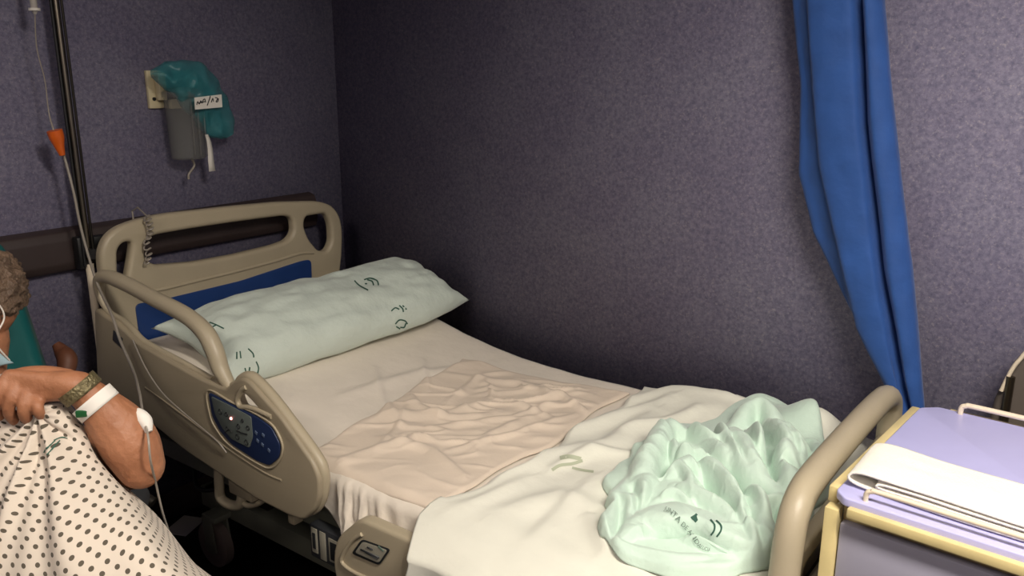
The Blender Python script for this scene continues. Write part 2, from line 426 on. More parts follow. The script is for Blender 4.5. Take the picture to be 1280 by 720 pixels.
tube('keypad_rim', [at(u, v, 'y', YK) for u, v in [(260, 488), (290, 503), (323, 519), (342, 533), (353, 556), (350, 574), (338, 585), (320, 578), (288, 557), (273, 540), (263, 520)]], .0028, M['bed'], kp, seg=8, closed=True)
YK3 = YK2-.0016
for (u, v, r) in [(275, 515, 3), (283, 518, 2.4), (298, 533, 2.6), (310, 535, 2.4), (297, 546, 3), (308, 553, 3), (284, 536, 2.2), (303, 526, 1.8)]:
    c0 = at(u, v, 'y', YK3); rr = r*2.4/FPX
    ring = [c0+Vector((math.cos(a)*rr, 0, math.sin(a)*rr)) for a in [2*PI*k/14 for k in range(14)]]
    tube('keypad_button', ring, .0012, M['keyblack'], kp, seg=6, closed=True, smooth_path=False)
tube('keypad_print', [at(u, v, 'y', YK3) for u, v in [(296, 538), (302, 541), (309, 543)]], .0016, M['keyblack'], kp, seg=6)
tube('keypad_print', [at(u, v, 'y', YK3) for u, v in [(281, 541), (286, 537), (290, 541)]], .0014, M['keyblack'], kp, seg=6)
for (u, v) in [(320, 541), (329, 544), (328, 556), (336, 563), (322, 551)]:
    c0 = at(u, v, 'y', YK2)
    box('keypad_icon', c0, (.010, .0012, .009), M['keylight'], kp, rot=Matrix.Rotation(.4, 3, 'Y'), bev=.0004)
bm = bmesh.new(); bmesh.ops.create_uvsphere(bm, u_segments=10, v_segments=6, radius=.004, matrix=Matrix.Translation(at(289, 523, 'y', YK3))); me = bpy.data.meshes.new('led'); bm.to_mesh(me); bm.free()
link('keypad_lamp', me, M['led'], kp)['label'] = 'small glowing red indicator light'
# small printed symbol near the rail's head end
box('rail_symbol', at(147, 424, 'y', YR-.030), (.05, .001, .035), M['darkgrey'], bed, rot=Matrix.Rotation(.35, 3, 'Y'), bev=.0003)

# foot side rail
YF = -1.125
Yf2 = YF-.02
fr = px2([(444, 652), (452, 650), (495, 669), (560, 696)], 'y', Yf2)
fr = fr+[(1.98, fr[-1][1]-.01), (2.06, .46), (2.05, .33), (1.95, .29), (1.30, .30), (1.21, .32)]+px2([(414, 704), (418, 674)], 'y', Yf2)
fo = [(1.44, .455), (1.84, .455), (1.88, .42), (1.86, .37), (1.48, .37), (1.43, .40)]
frp = plate('foot_rail_panel', rpoly([tuple(p) for p in fr], .035, 5), [], .036, M['bed'], bed, XZ(YF), bev=.010, res=3)
plate('foot_rail_recess', rpoly(px2([(505, 688), (560, 710)], 'y', Yf2)+[(1.92, .47), (1.95, .36), (1.42, .35)], .03), [], .01, M['bed'], bed, XZ(YF-.02), bev=.004)
tube('foot_rail_lip', [at(u, v, 'y', Yf2) for u, v in [(452, 668), (440, 676), (427, 697), (432, 708), (450, 719), (470, 727)]]+[Vector((1.36, Yf2, .40)), Vector((1.39, Yf2, .43))], .005, M['bed'], bed, seg=8)
lb = plate('rail_label', rpoly(px2([(452, 674), (488, 687), (474, 707), (439, 692)], 'y', Yf2-.002), .012), [], .002, M['keyblack'], bed, XZ(Yf2-.001), bev=.0005, res=1)
plate('label_face', rpoly(px2([(453, 677), (484, 688), (473, 704), (443, 691)], 'y', Yf2-.004), .010), [], .001, M['label'], lb, XZ(Yf2-.003), bev=.0003, res=1)
for a, b, r in [((451, 687), (474, 697), .0022), ((459, 684), (466, 687), .002), ((456, 690), (472, 699), .0018)]:
    tube('label_print', [at(*a, 'y', Yf2-.004), at(*b, 'y', Yf2-.004)], r, M['darkgrey'], lb, seg=6)
gp = at(476, 686, 'y', Yf2-.004); box('label_mark', gp, (.018, .001, .006), M['greyink'], lb, rot=Matrix.Rotation(.38, 3, 'Y'), bev=.0003)

# footboard: broad rounded tube frame with inner panel
FX = 2.21
ftp = [(-.955, .40), (-.952, .55), (-.945, .67), (-.928, .765), (-.885, .808), (-.80, .820), (-.62, .822), (-.44, .820), (-.31, .812), (-.25, .79), (-.225, .74), (-.22, .60), (-.22, .40)]
fb = tube('footboard_frame', [Vector((FX, y, z)) for y, z in ftp], .028, M['bed'], bed, seg=14, n=6)
plate('footboard_panel', rpoly([(-.945, .36), (-.23, .36), (-.23, .70), (-.94, .70)], .04), [rpoly([(-.88, .56), (-.30, .56), (-.30, .66), (-.88, .66)], .03)], .03, M['bedside'], bed, YZ(FX), bev=.008)
# frame and underside
boxes('bed_frame', [((1.16, -1.03, .43), (2.0, .05, .06)), ((1.16, -.20, .43), (2.0, .05, .06)), ((.19, -.62, .43), (.06, .86, .06)), ((2.13, -.62, .43), (.06, .86, .06)), ((.75, -.62, .43), (.05, .8, .05)), ((1.5, -.62, .43), (.05, .8, .05))], M['greygreen'], bed)
box('sleeping_deck', (1.16, -.615, .4525), (1.98, .84, .015), M['darkgrey'], bed)
boxes('base_frame', [((1.15, -.90, .20), (1.72, .06, .07)), ((1.15, -.33, .20), (1.72, .06, .07)), ((.34, -.615, .20), (.07, .63, .07)), ((1.96, -.615, .20), (.07, .63, .07))], M['greygreen'], bed)
for x in (.62, 1.70):
    bm = bmesh.new()
    for y in (-.88, -.35):
        bm_box(bm, (x, y, .315), (.05, .04, .26), Matrix.Rotation(.5, 3, 'Y'), .004)
    bm_box(bm, (x+.06, -.615, .40), (.05, .56, .05), None, .004)
    me = bpy.data.meshes.new('lift'); bm.to_mesh(me); bm.free(); link('lift_arm', autosmooth(me), M['darksteel'], bed)
box('motor_housing', (.40, -.78, .36), (.24, .16, .13), M['darkgrey'], bed, bev=.015)
tube('motor_cable', [(.42, -.86, .36), (.46, -.95, .30), (.36, -.98, .27), (.26, -.93, .33), (.2, -.95, .40)], .007, M['black'], bed, seg=8)
for x in (.40, 1.92):
    for y in (-.96, -.27):
        cs = thing_loc = Vector((x, y, 0))
        V, Fc = tube_geo([cs+Vector((0, -.018, .078)), cs+Vector((0, -.013, .078)), cs+Vector((0, .013, .078)), cs+Vector((0, .018, .078))], 0, 28, radii=[.066, .078, .078, .066])
        wh = link('caster_wheel', autosmooth(pmesh('w', V, Fc), 30), M['rubber'], bed)
        tube('wheel_hub', [cs+Vector((0, -.022, .078)), cs+Vector((0, .022, .078))], .03, M['greygreen'], wh, seg=16)
        bm = bmesh.new()
        for s in (-1, 1): bm_box(bm, cs+Vector((.012, s*.028, .125)), (.05, .008, .12), Matrix.Rotation(-.15, 3, 'Y'), .003)
        bm_box(bm, cs+Vector((.02, 0, .185)), (.07, .066, .02), None, .005)
        me = bpy.data.meshes.new('f'); bm.to_mesh(me); bm.free(); link('caster_fork', autosmooth(me), M['greygreen'], bed)
# cream drainage hooks hanging under the head rail
def hook(pts, y, r=.010):
    tube('bag_hook', [at(u, v, 'y', y) for u, v in pts], r, M['bed'], bed, seg=10)
hook([(273, 580), (274, 605), (276, 622), (288, 631), (300, 630), (303, 615)], -1.10, .014)
hook([(298, 590), (300, 612), (302, 626), (312, 632), (328, 626), (334, 612)], -1.10, .008)
for c_, s_ in [((.80, -1.095, .47), (.10, .05, .06)), ((1.02, -1.11, .462), (.025, .03, .045)), ((1.40, -1.09, .44), (.05, .07, .05))]: box('rail_bracket', c_, s_, M['bedside'], bed)
# control box under the mattress edge
yb = -1.085
cb = box('control_box', (1.145, -1.06, .385), (.21, .05, .095), M['darkgrey'], bed, bev=.004)
for c_, s_ in [((1.06, yb-.001, .39), (.022, .002, .07)), ((1.092, yb-.001, .385), (.022, .002, .08)), ((1.165, yb-.001, .385), (.10, .002, .066))]: box('control_box_label', c_, s_, M['label'], cb, bev=.0004)
for c_, s_, m_ in [((1.165, yb-.003, .385), (.085, .002, .05), 'keyblack'), ((1.17, yb-.005, .382), (.055, .002, .024), 'label'), ((1.06, yb-.003, .39), (.010, .002, .045), 'keyblack')]: box('box_print', c_, s_, M[m_], cb, bev=.0004)

# ------------------------------------------------------------------ bedding
def bz(x):
    x = np.asarray(x, float); return np.where(x > .6, .595+.22*np.clip((1.15-x)/1.0, 0, 2)**1.6, .6795+.11*(.6-x))
YN, YFAR = -1.075, -.125
def cross(s, hang, rad=.03):
    """cross-section across the bed: s=0 far edge on top, goes to the near edge and down; returns y, dz (vectorised)"""
    L = (YFAR-YN)-rad; q = rad*PI/2
    s = np.asarray(s, float)
    y = np.where(s < L, YFAR-s, np.where(s < L+q, YN+rad-rad*np.sin((s-L)/rad), YN))
    dz = np.where(s < L, 0, np.where(s < L+q, -rad+rad*np.cos(np.clip((s-L)/rad, 0, PI/2)), -rad-(s-L-q)))
    return y, dz
# mattress
def mattress():
    P = []; rad = .03
    prof = []
    y0, y1 = YN+.012, YFAR-.004; th = .125
    for cx_, cz, a0 in ((y1-rad, -rad, 90), (y0+rad, -rad, 180), (y0+rad, -th+rad, 270), (y1-rad, -th+rad, 360)):
        for k in range(5):
            a = math.radians((90 if a0 == 90 else a0-0)-90+90-(0))
        pass
    def corner(cy, cz, a0):
        return [(cy+rad*math.cos(math.radians(a0+90*k/4)), cz+rad*math.sin(math.radians(a0+90*k/4))) for k in range(5)]
    prof = corner(y1-rad, -rad, 0)+corner(y0+rad, -rad, 90)+corner(y0+rad, -th+rad, 180)+corner(y1-rad, -th+rad, 270)
    xs = [.185, .19, .2]+list(np.linspace(.22, 2.12, 60))+[2.14, 2.15, 2.155]
    V = []; Fc = []; n = len(prof)
    for i, x in enumerate(xs):
        e = min(i, len(xs)-1-i); sh = {0: .8, 1: .93, 2: .98}.get(e, 1)
        for (y, z) in prof:
            yc_, zc = (y0+y1)/2, -th/2
            V.append((x, yc_+(y-yc_)*(1-(1-sh)*.15), float(bz(x))-.008+zc+(z-zc)*sh))
    for i in range(len(xs)-1):
        for k in range(n): Fc.append((i*n+k, i*n+(k+1) % n, (i+1)*n+(k+1) % n, (i+1)*n+k))
    Fc.append(tuple(range(n))); Fc.append(tuple((len(xs)-1)*n+k for k in range(n-1, -1, -1)))
    return link('mattress', autosmooth(pmesh('mattress', V, Fc), 60), M['sheet'])
tag(mattress(), 'thick white foam mattress lying on the hospital bed beneath the sheets', 'mattress')

def fbm(X, Y, sc, oct_=3, seed=0, stretch=1):
    Z = np.zeros(X.shape); f = X.ravel(); g = Y.ravel(); o = np.empty(f.size)
    for i in range(f.size):
        v = 0; a = 1; s = sc
        for k in range(oct_):
            v += a*noise.noise(Vector((f[i]*s*stretch, g[i]*s, seed+k*7.3))); a *= .5; s *= 2
        o[i] = v
    return o.reshape(X.shape)
def P(u, v, z=.62): q = at(u, v, 'z', z); return (q.x, q.y)

# bottom sheet with folds hanging beside the mattress
R0 = [([P(430, 500), P(520, 470), P(600, 455)], .010, .02, .03), ([P(470, 470), P(480, 500), P(500, 530)], .008, .012, .016),
      ([P(530, 455), P(535, 490)], .008, .01, .014), ([P(560, 470), P(640, 475), P(740, 490)], .006, .012, .02)]
def bottom_z(X, Y):
    return bz(X)+.004+.004*fbm(X, Y, 5, 3, 2)+ridges(X, Y, R0)
nu, nv = 230, 120
S1 = np.linspace(0, 1.14, nv+1); X1 = np.linspace(.175, 2.165, nu+1)
XX, SS = np.meshgrid(X1, S1)
# folds of the hanging part
yy, dz = cross(SS, .15)
hang = np.clip((SS-.93)/.2, 0, 1)
fold = np.zeros(XX.shape)
for (fx, fw, fh) in [(1.155, .010, .02), (1.185, .009, .036), (1.212, .006, .022), (1.238, .008, .040), (1.262, .006, .018), (1.295, .012, .022), (.9, .02, .006), (1.35, .02, .008)]:
    fold += fh*np.exp(-((XX-fx-.03*hang)/fw)**2)
ylen = np.where(XX > 1.14, 1.0, .55)*1.0
SS2 = np.where(SS > .93, .93+(SS-.93)*(.55+.45*np.exp(-((XX-1.22)/.09)**2)+.1*np.sin(XX*21)), SS)
yy, dz = cross(SS2, .15)
ZZ = bottom_z(XX, yy)*0+bz(XX)+.004+dz
top = SS < .93
tz = bottom_z(XX, yy)
ZZ = np.where(top, tz, bz(XX)+.004+dz)
yy = yy-.004-fold*np.clip(hang*1.5, 0, 1)
ZZ = ZZ+np.where(top, 0, .0)
V = [(XX[j, i], yy[j, i], ZZ[j, i]) for j in range(nv+1) for i in range(nu+1)]
Fc = [(j*(nu+1)+i, j*(nu+1)+i+1, (j+1)*(nu+1)+i+1, (j+1)*(nu+1)+i) for j in range(nv) for i in range(nu)]
bs = link('fitted_sheet', pmesh('fitted', V, Fc), M['sheet']); solid(bs, .0015, 1)
tag(bs, 'creased white bottom sheet covering the mattress and bunched beside the raised side rail', 'sheet')

# draw sheet (beige, creased)
def quad_patch(c, nu, nv, zf, wav=.012, seed=1):
    """c: 4 xy corners (a,b,c,d); edges gently wavy"""
    a, b, cc, d = [np.array(q) for q in c]
    U, W_ = np.meshgrid(np.linspace(0, 1, nu+1), np.linspace(0, 1, nv+1))
    X = (1-U)*(1-W_)*a[0]+U*(1-W_)*b[0]+U*W_*cc[0]+(1-U)*W_*d[0]
    Y = (1-U)*(1-W_)*a[1]+U*(1-W_)*b[1]+U*W_*cc[1]+(1-U)*W_*d[1]
    n1 = fbm(X, Y, 4, 2, seed); n2 = fbm(X, Y, 4, 2, seed+9)
    X = X+wav*n1*2; Y = Y+wav*n2*2
    return U, W_, X, Y
def mesh_from(name, X, Y, Z):
    nv_, nu_ = X.shape[0]-1, X.shape[1]-1
    V = np.stack([X, Y, Z], -1).reshape(-1, 3).tolist()
    Fc = [(j*(nu_+1)+i, j*(nu_+1)+i+1, (j+1)*(nu_+1)+i+1, (j+1)*(nu_+1)+i) for j in range(nv_) for i in range(nu_)]
    return pmesh(name, V, Fc)
R1 = [([P(400, 545), P(470, 520), P(560, 515), P(610, 500)], .014, .016, .03),
      ([P(430, 570), P(520, 545), P(600, 545), P(660, 520)], .012, .014, .022),
      ([P(500, 480), P(520, 505), P(560, 520), P(620, 515)], .010, .012, .02),
      ([P(540, 530), P(640, 520), P(700, 500)], .010, .010, .016),
      ([P(560, 560), P(640, 540), P(720, 515)], .009, .010, .014),
      ([P(600, 490), P(660, 485), P(740, 500)], .009, .010, .018),
      ([P(480, 545), P(540, 560), P(580, 590)], .010, .012, .02),
      ([P(640, 500), P(690, 520)], .008, .010, .012), ([P(700, 492), P(735, 512)], .012, .012, .014),
      ([P(560, 500), P(600, 470), P(640, 462)], .008, .012, .016), ([P(470, 560), P(500, 530), P(510, 505)], .006, .01, .016)]
U, W_, X, Y = quad_patch([P(575, 440, .65), P(388, 560, .63), P(545, 624, .63), P(785, 494, .6)], 190, 190, None, .014, 3)
Y = np.clip(Y, YN+.004, -.14)
ed = np.minimum(np.minimum(U, 1-U), np.minimum(W_, 1-W_)); edge = np.clip(ed/.02, 0, 1)
Ra = X*HR[0]+Y*HR[1]; Fa = X*HF[0]+Y*HF[1]
wq = fbm(X, Y, 3, 1, 31)*.06
wrk = 1-np.abs(fbm((Ra+wq)*.38, Fa+wq, 13, 2, 5))*2.2; wrk = np.clip(wrk, 0, 1)**2.2
amp = np.clip(.55+1.3*fbm(X, Y, 3.5, 2, 44), .08, 1.3)
Zb = bottom_z(X, Y)
Z = Zb+.004+edge**.5*.006+ridges(X, Y, R1)*np.clip(ed/.06, 0, 1)+.011*wrk*amp*np.clip(ed/.10, 0, 1)
Z = np.maximum(Z, Zb+.003)
Z = np.where((Y < YN+.035), Z-(YN+.035-Y)**2/.05, Z)
ds = link('draw_sheet', mesh_from('draw', X, Y, Z), M['drawsheet']); solid(ds, .002, 1)
tag(ds, 'wrinkled beige draw sheet spread across the middle of the bed', 'sheet')

# top sheet pushed down to the foot end
R2 = [([P(600, 600), P(680, 575), P(760, 560), P(820, 520)], .022, .03, .045),
      ([P(690, 590), P(740, 570), P(800, 575)], .014, .015, .02),
      ([P(700, 545), P(780, 520), P(840, 505)], .020, .022, .03),
      ([P(760, 505), P(840, 495), P(900, 505)], .022, .03, .04),
      ([P(620, 640), P(700, 620), P(750, 640)], .014, .03, .05),
      ([P(640, 690), P(700, 640), P(745, 600)], .010, .02, .04),
      ([P(540, 640), P(600, 625), P(660, 600)], .010, .018, .03),
      ([P(780, 545), P(830, 535), P(870, 520)], .018, .02, .022),
      ([P(740, 650), P(760, 690), P(800, 715)], .020, .015, .02),
      ([P(900, 505), P(960, 515), P(1000, 520)], .02, .03, .03)]
def top_z(X, Y):
    far = .085*np.exp(-(((X-2.03)/.085)**2+((Y+.20)/.09)**2))+.03*np.exp(-(((X-1.70)/.16)**2+((Y+.2)/.10)**2))
    return bz(X)+.02+.012*fbm(X, Y, 3.2, 3, 11)+ridges(X, Y, R2)+far+.02*np.exp(-((X-1.85)/.3)**2-((Y+.6)/.35)**2)
lb_s = np.array([0, .18, .38, .60, .80, .93, 1.0, 1.10, 1.2])
lb_x = np.array([P(772, 500)[0], P(752, 520)[0], P(705, 545)[0]-.01, P(652, 585)[0], P(600, 607)[0], P(537, 630)[0]-.01, P(512, 648)[0]+.03, 1.49, 1.60])
nu, nv = 170, 170
Us, Ss = np.meshgrid(np.linspace(0, 1, nu+1), np.linspace(0, 1.17, nv+1))
XL = np.interp(Ss, lb_s, lb_x)+.006*np.sin(Ss*40)
X = XL+(2.165-XL)*Us
sy, dz = cross(np.clip(Ss, 0, 2), .2, .045)
sy = np.where(Ss > .92, sy-.012, sy)
Zt = top_z(X, sy)
Yt = np.where(Ss > .93, sy-.02-np.clip((Ss-.93)/.06, 0, 1)*.078-.010*np.clip((Ss-.95)/.1, 0, 1)*np.sin(X*34+Ss*8), sy)
k = np.clip((Ss-.86)/.10, 0, 1)
Z = Zt*(1-k)+(bz(X)+.018)*k+dz
e = np.clip(Us/.03, 0, 1)*1.0
Zb = bottom_z(X, sy)+.012
Z = np.where(Ss < .9, Zb+(Z-Zb)*np.sqrt(e), Z)
ts = link('top_sheet', mesh_from('top', X, Yt, Z), M['topsheet']); solid(ts, .003, 1)
tag(ts, 'off-white top sheet pushed down to the foot of the bed hanging over the side', 'sheet')
TS = bvh_of(ts)
ink('printed_mark', TS, [([(690, 588), (700, 582), (715, 580), (728, 576)], 4), ([(700, 573), (712, 571), (726, 574)], 5), ([(715, 585), (728, 588), (742, 590)], 3)], M['faint'], ts)

# mint green crumpled blanket: star-shaped outline around a centre, domed, with folds
cc = lambda a, b, z: (*P(720+a/2.769, 460+b/2.769, z),)
OUT = [cc(75, 590, .63), cc(90, 540, .63), cc(130, 510, .64), cc(100, 420, .64), cc(125, 365, .64), cc(190, 330, .65), cc(215, 262, .66), cc(300, 190, .68), cc(350, 148, .69), cc(430, 160, .70), cc(480, 205, .71),
       cc(545, 145, .74), cc(565, 105, .76), cc(640, 78, .77), cc(695, 125, .75), cc(745, 180, .73), cc(810, 190, .72), cc(845, 235, .70), cc(875, 300, .67), cc(850, 400, .66), cc(800, 470, .66), cc(760, 560, .66), cc(735, 640, .64), cc(640, 665, .63), cc(540, 700, .63), cc(400, 716, .62), cc(255, 682, .62), cc(150, 632, .62)]
OUT = [(*P(720+a/2.769, 460+b/2.769, .635),) for a, b in [(75, 590), (88, 540), (118, 505), (95, 430), (120, 365), (180, 325), (222, 285), (285, 232), (355, 200), (430, 200), (490, 190), (540, 155), (590, 122), (650, 108), (705, 125), (760, 175), (815, 215), (850, 265), (868, 320), (870, 400), (830, 480), (790, 560), (750, 640), (650, 672), (540, 705), (400, 722), (255, 688), (150, 636)]]
CN = np.array(cc(470, 430, .66))
def outline_r(th_):
    o = np.array([(p[0]-CN[0], p[1]-CN[1]) for p in OUT]); ang = np.arctan2(o[:, 1], o[:, 0]); rr = np.hypot(o[:, 0], o[:, 1])
    i = np.argsort(ang); ang = ang[i]; rr = rr[i]
    ang = np.concatenate([ang-2*PI, ang, ang+2*PI]); rr = np.tile(rr, 3)
    return np.interp(th_, ang, rr)
NR, NT = 170, 560
th_ = np.linspace(-PI, PI, NT, endpoint=False)
rad_ = outline_r(th_)*(1+.035*np.sin(th_*7+1)*np.sin(th_*3)+.02*np.sin(th_*17)); kk = np.array([1, 2, 3, 2, 1.]); kk /= kk.sum()
rad_ = np.convolve(np.concatenate([rad_[-2:], rad_, rad_[:2]]), kk, 'valid')
rr = np.linspace(0, 1, NR+1)
TT, RR = np.meshgrid(th_, rr)
Xm = CN[0]+RR*rad_[None, :]*np.cos(TT); Ym = CN[1]+RR*rad_[None, :]*np.sin(TT)
Xm = np.clip(Xm, 0, 2.172); Ym = np.clip(Ym, -1.12, -.04)
base = top_z(Xm, np.clip(Ym, -1.0, -.12))
drop = np.clip((YN+.03-Ym)/.05, 0, 1)*.03
# rounded rolls of cloth meeting in sharp creases: (centre line in the photo crop, width front/left, width back/right, height)
ROLL = [([(130, 585), (300, 640), (500, 655), (690, 600)], .085, .085, .032),
        ([(215, 478), (250, 462), (330, 450), (430, 462), (510, 498), (600, 535), (690, 520)], .012, .075, .070),
        ([(110, 500), (125, 430), (175, 360), (235, 300)], .035, .035, .046),
        ([(185, 465), (215, 390), (270, 335), (330, 300)], .030, .034, .058),
        ([(240, 300), (262, 230), (330, 165), (405, 168)], .045, .050, .088),
        ([(330, 280), (410, 275), (510, 325), (610, 405), (690, 490)], .030, .050, .098),
        ([(340, 350), (430, 385), (530, 440), (590, 500)], .028, .030, .074),
        ([(425, 165), (490, 235), (580, 300), (680, 350), (760, 430)], .035, .052, .094),
        ([(548, 140), (575, 195), (620, 260), (660, 310)], .040, .040, .112),
        ([(645, 88), (690, 150), (735, 235), (755, 330)], .030, .055, .128),
        ([(560, 110), (640, 80), (700, 130)], .040, .040, .100),
        ([(770, 180), (840, 220), (860, 290), (800, 370)], .045, .045, .098),
        ([(700, 400), (770, 450), (740, 560)], .050, .055, .062),
        ([(540, 575), (660, 555), (740, 490)], .045, .045, .050),
        ([(280, 400), (340, 400), (400, 430)], .020, .022, .060),
        ([(300, 305), (345, 300), (380, 330), (400, 380)], .018, .022, .080),
        ([(470, 190), (520, 200), (560, 250), (600, 290)], .018, .022, .108),
        ([(520, 330), (570, 400), (610, 470), (620, 520)], .018, .026, .086),
        ([(600, 330), (650, 390), (670, 450)], .018, .024, .100),
        ([(700, 180), (760, 200), (820, 215)], .020, .024, .120),
        ([(150, 560), (260, 590), (380, 600), (470, 590)], .020, .030, .040),
        ([(420, 690), (560, 670), (700, 610), (745, 560)], .018, .028, .042),
        ([(330, 200), (350, 240), (400, 245), (450, 240)], .018, .020, .100),
        ([(410, 150), (450, 190), (500, 215)], .022, .026, .100), ([(490, 140), (520, 170), (545, 215)], .020, .022, .112),
        ([(600, 110), (625, 160), (650, 200)], .018, .020, .135), ([(700, 130), (760, 190), (800, 260)], .022, .026, .122),
        ([(150, 380), (190, 420), (210, 470)], .018, .020, .055), ([(380, 520), (450, 540), (560, 560)], .02, .026, .050),
        ([(640, 420), (690, 400), (750, 400)], .018, .022, .085)]
acc = np.zeros(Xm.shape); PW = 14
dome = .022+.034*np.clip(1-RR**2, 0, 1)*np.clip((Ym+.95)/.25, 0, 1)
acc += dome**PW
pushx = np.zeros(Xm.shape)
warp1 = .016*fbm(Xm, Ym, 7, 2, 71); warp2 = .016*fbm(Xm, Ym, 7, 2, 83)
for k_, (pts, wf, wb, h) in enumerate(ROLL):
    ln_ = [Vector((*cc(a_, b_, .645+h)[:2], 0)) for a_, b_ in pts]; ln_ = [(v.x, v.y) for v in catmull(ln_, 5)]
    d, sd, t = segd(Xm+warp1, Ym+warp2, ln_)
    # side>0 is left of the direction of travel; centre lines run left to right in the photo, so left = away from the camera
    wd = np.where(sd > 0, wb, wf)
    hh = h*(.55+.45*np.sin(np.clip(t, .03, .97)*PI)**.6)
    acc += (hh*np.clip(1-(d/wd)**2, 0, 1)**.7)**PW
    if k_ == 1: pushx = .040*np.exp(-(d/.028)**2)*np.sin(np.clip(t, 0, 1)*PI)
hz_ = acc**(1/PW)
dx_, dy_ = HR[0]-.9*HF[0], HR[1]-.9*HF[1]; q_ = math.hypot(dx_, dy_); dx_ /= q_; dy_ /= q_
al = Xm*dx_+Ym*dy_; ac = -Xm*dy_+Ym*dx_
fine = np.clip(1-np.abs(fbm(al*.22+warp1, ac+warp2*1.5, 15, 2, 91))*2.4, 0, 1)**1.6
fin2 = np.clip(1-np.abs(fbm(ac*.35, al*.9+warp1, 13, 2, 97))*3.2, 0, 1)**2
hz_ = hz_+(.010*fine+.002*fin2)*np.clip((hz_-.036)/.03, 0.10, 1)*np.clip(.6+1.2*fbm(Xm, Ym, 6, 1, 37), .1, 1.2)
for pts, wd_, dep_ in [([(625, 150), (645, 215), (705, 300)], .011, .060), ([(225, 480), (300, 484), (400, 488), (460, 520), (530, 545)], .010, .040), ([(715, 345), (760, 372), (830, 375)], .010, .050),
                      ([(290, 345), (315, 315), (350, 290)], .010, .040), ([(520, 320), (560, 390), (605, 470), (610, 520)], .013, .035), ([(430, 165), (455, 200), (480, 245)], .010, .040),
                      ([(200, 350), (215, 410), (195, 455)], .009, .025), ([(400, 300), (450, 370), (500, 410)], .010, .030), ([(560, 200), (590, 225), (605, 260)], .009, .035), ([(120, 520), (145, 470), (150, 400)], .008, .018)]:
    ln_ = [Vector((*cc(a_, b_, .70)[:2], 0)) for a_, b_ in pts]; ln_ = [(v.x, v.y) for v in catmull(ln_, 5)]
    d, sd, t = segd(Xm+warp1*.3, Ym+warp2*.3, ln_)
    hz_ = hz_-np.minimum(dep_, hz_*.8)*np.exp(-(d/wd_)**1.6)*np.sin(np.clip(t, .02, .98)*PI)**.5
edge = np.clip((1-RR)/.055, 0, 1); edge = np.sqrt(1-(1-edge)**2)
Zm = base+.003-drop+(hz_-.003)*edge*np.where(RR > .99, 0, 1)
for _ in range(3):
    Zm[1:-1] = .5*Zm[1:-1]+.125*(Zm[:-2]+Zm[2:]+np.roll(Zm, 1, 1)[1:-1]+np.roll(Zm, -1, 1)[1:-1])
Zm = np.maximum(Zm, base+.002-drop)
Zm = np.where(Xm > 2.13, np.minimum(Zm, base+.16), Zm)
Xm = Xm-HF[0]*pushx; Ym = Ym-HF[1]*pushx
V = [(CN[0], CN[1], float(Zm[0, 0]))]+np.stack([Xm[1:], Ym[1:], Zm[1:]], -1).reshape(-1, 3).tolist()
Fc = [(0, 1+i, 1+(i+1) % NT) for i in range(NT)]
for j in range(NR-1):
    for i in range(NT):
        k2 = (i+1) % NT; Fc.append((1+j*NT+i, 1+(j+1)*NT+i, 1+(j+1)*NT+k2, 1+j*NT+k2))
bl = link('crumpled_blanket', pmesh('mint', V, Fc), M['mint']); solid(bl, .004, -1)
tag(bl, 'crumpled mint green blanket with a green printed logo heaped at the foot end', 'blanket')
MB_ = bvh_of(bl)
ink('printed_logo', MB_, [([(864, 648), (869, 645), (871, 643)], 3), ([(866, 648), (871, 651)], 3.5), ([(868, 649), (871, 652)], 4), ([(869, 645), (871, 651)], 3.5),
                          ([(888, 650), (893, 656), (893, 663), (889, 669)], 2.2), ([(895, 651), (901, 657), (901, 664), (896, 671)], 2.2)], M['ink'], bl)
# lettering that follows a curved baseline on the blanket
tm = text_mesh('JUNTA DE ANDALUCIA', 1.0)
xs = [v.co.x for v in tm.vertices]; x0, x1 = min(xs), max(xs)
bmx = bmesh.new(); bmx.from_mesh(tm)
for _ in range(1): bmesh.ops.triangulate(bmx, faces=bmx.faces)
tm2 = bpy.data.meshes.new('t'); bmx.to_mesh(tm2); bmx.free()
bl_path = catmull([Vector((p[0], p[1], 0)) for p in [(830, 640), (840, 645), (852, 656), (862, 666), (872, 681), (880, 687), (888, 689)]], 10)
okk = []; V = []
for v in tm2.vertices:
    t = (v.co.x-x0)/(x1-x0)*(len(bl_path)-1.001); i = int(t); fr_ = t-i
    p = bl_path[i].lerp(bl_path[i+1], fr_); tg = (bl_path[i+1]-bl_path[i]).normalized(); nn = Vector((tg.y, -tg.x, 0))
    q = p+nn*(v.co.y*7.6)
    h = hitpt(MB_, q.x, q.y, .0050); V.append(h[0] if h else Vector((0, 0, -9))); okk.append(h is not None)
Fc = [tuple(p.vertices) for p in tm2.polygons if all(okk[i] for i in p.vertices)]
used = sorted({i for f in Fc for i in f}); mp = {k: i for i, k in enumerate(used)}
link('printed_lettering', pmesh('letters', [V[i] for i in used], [tuple(mp[i] for i in f) for f in Fc]), M['greyink'], bl, smooth=False)

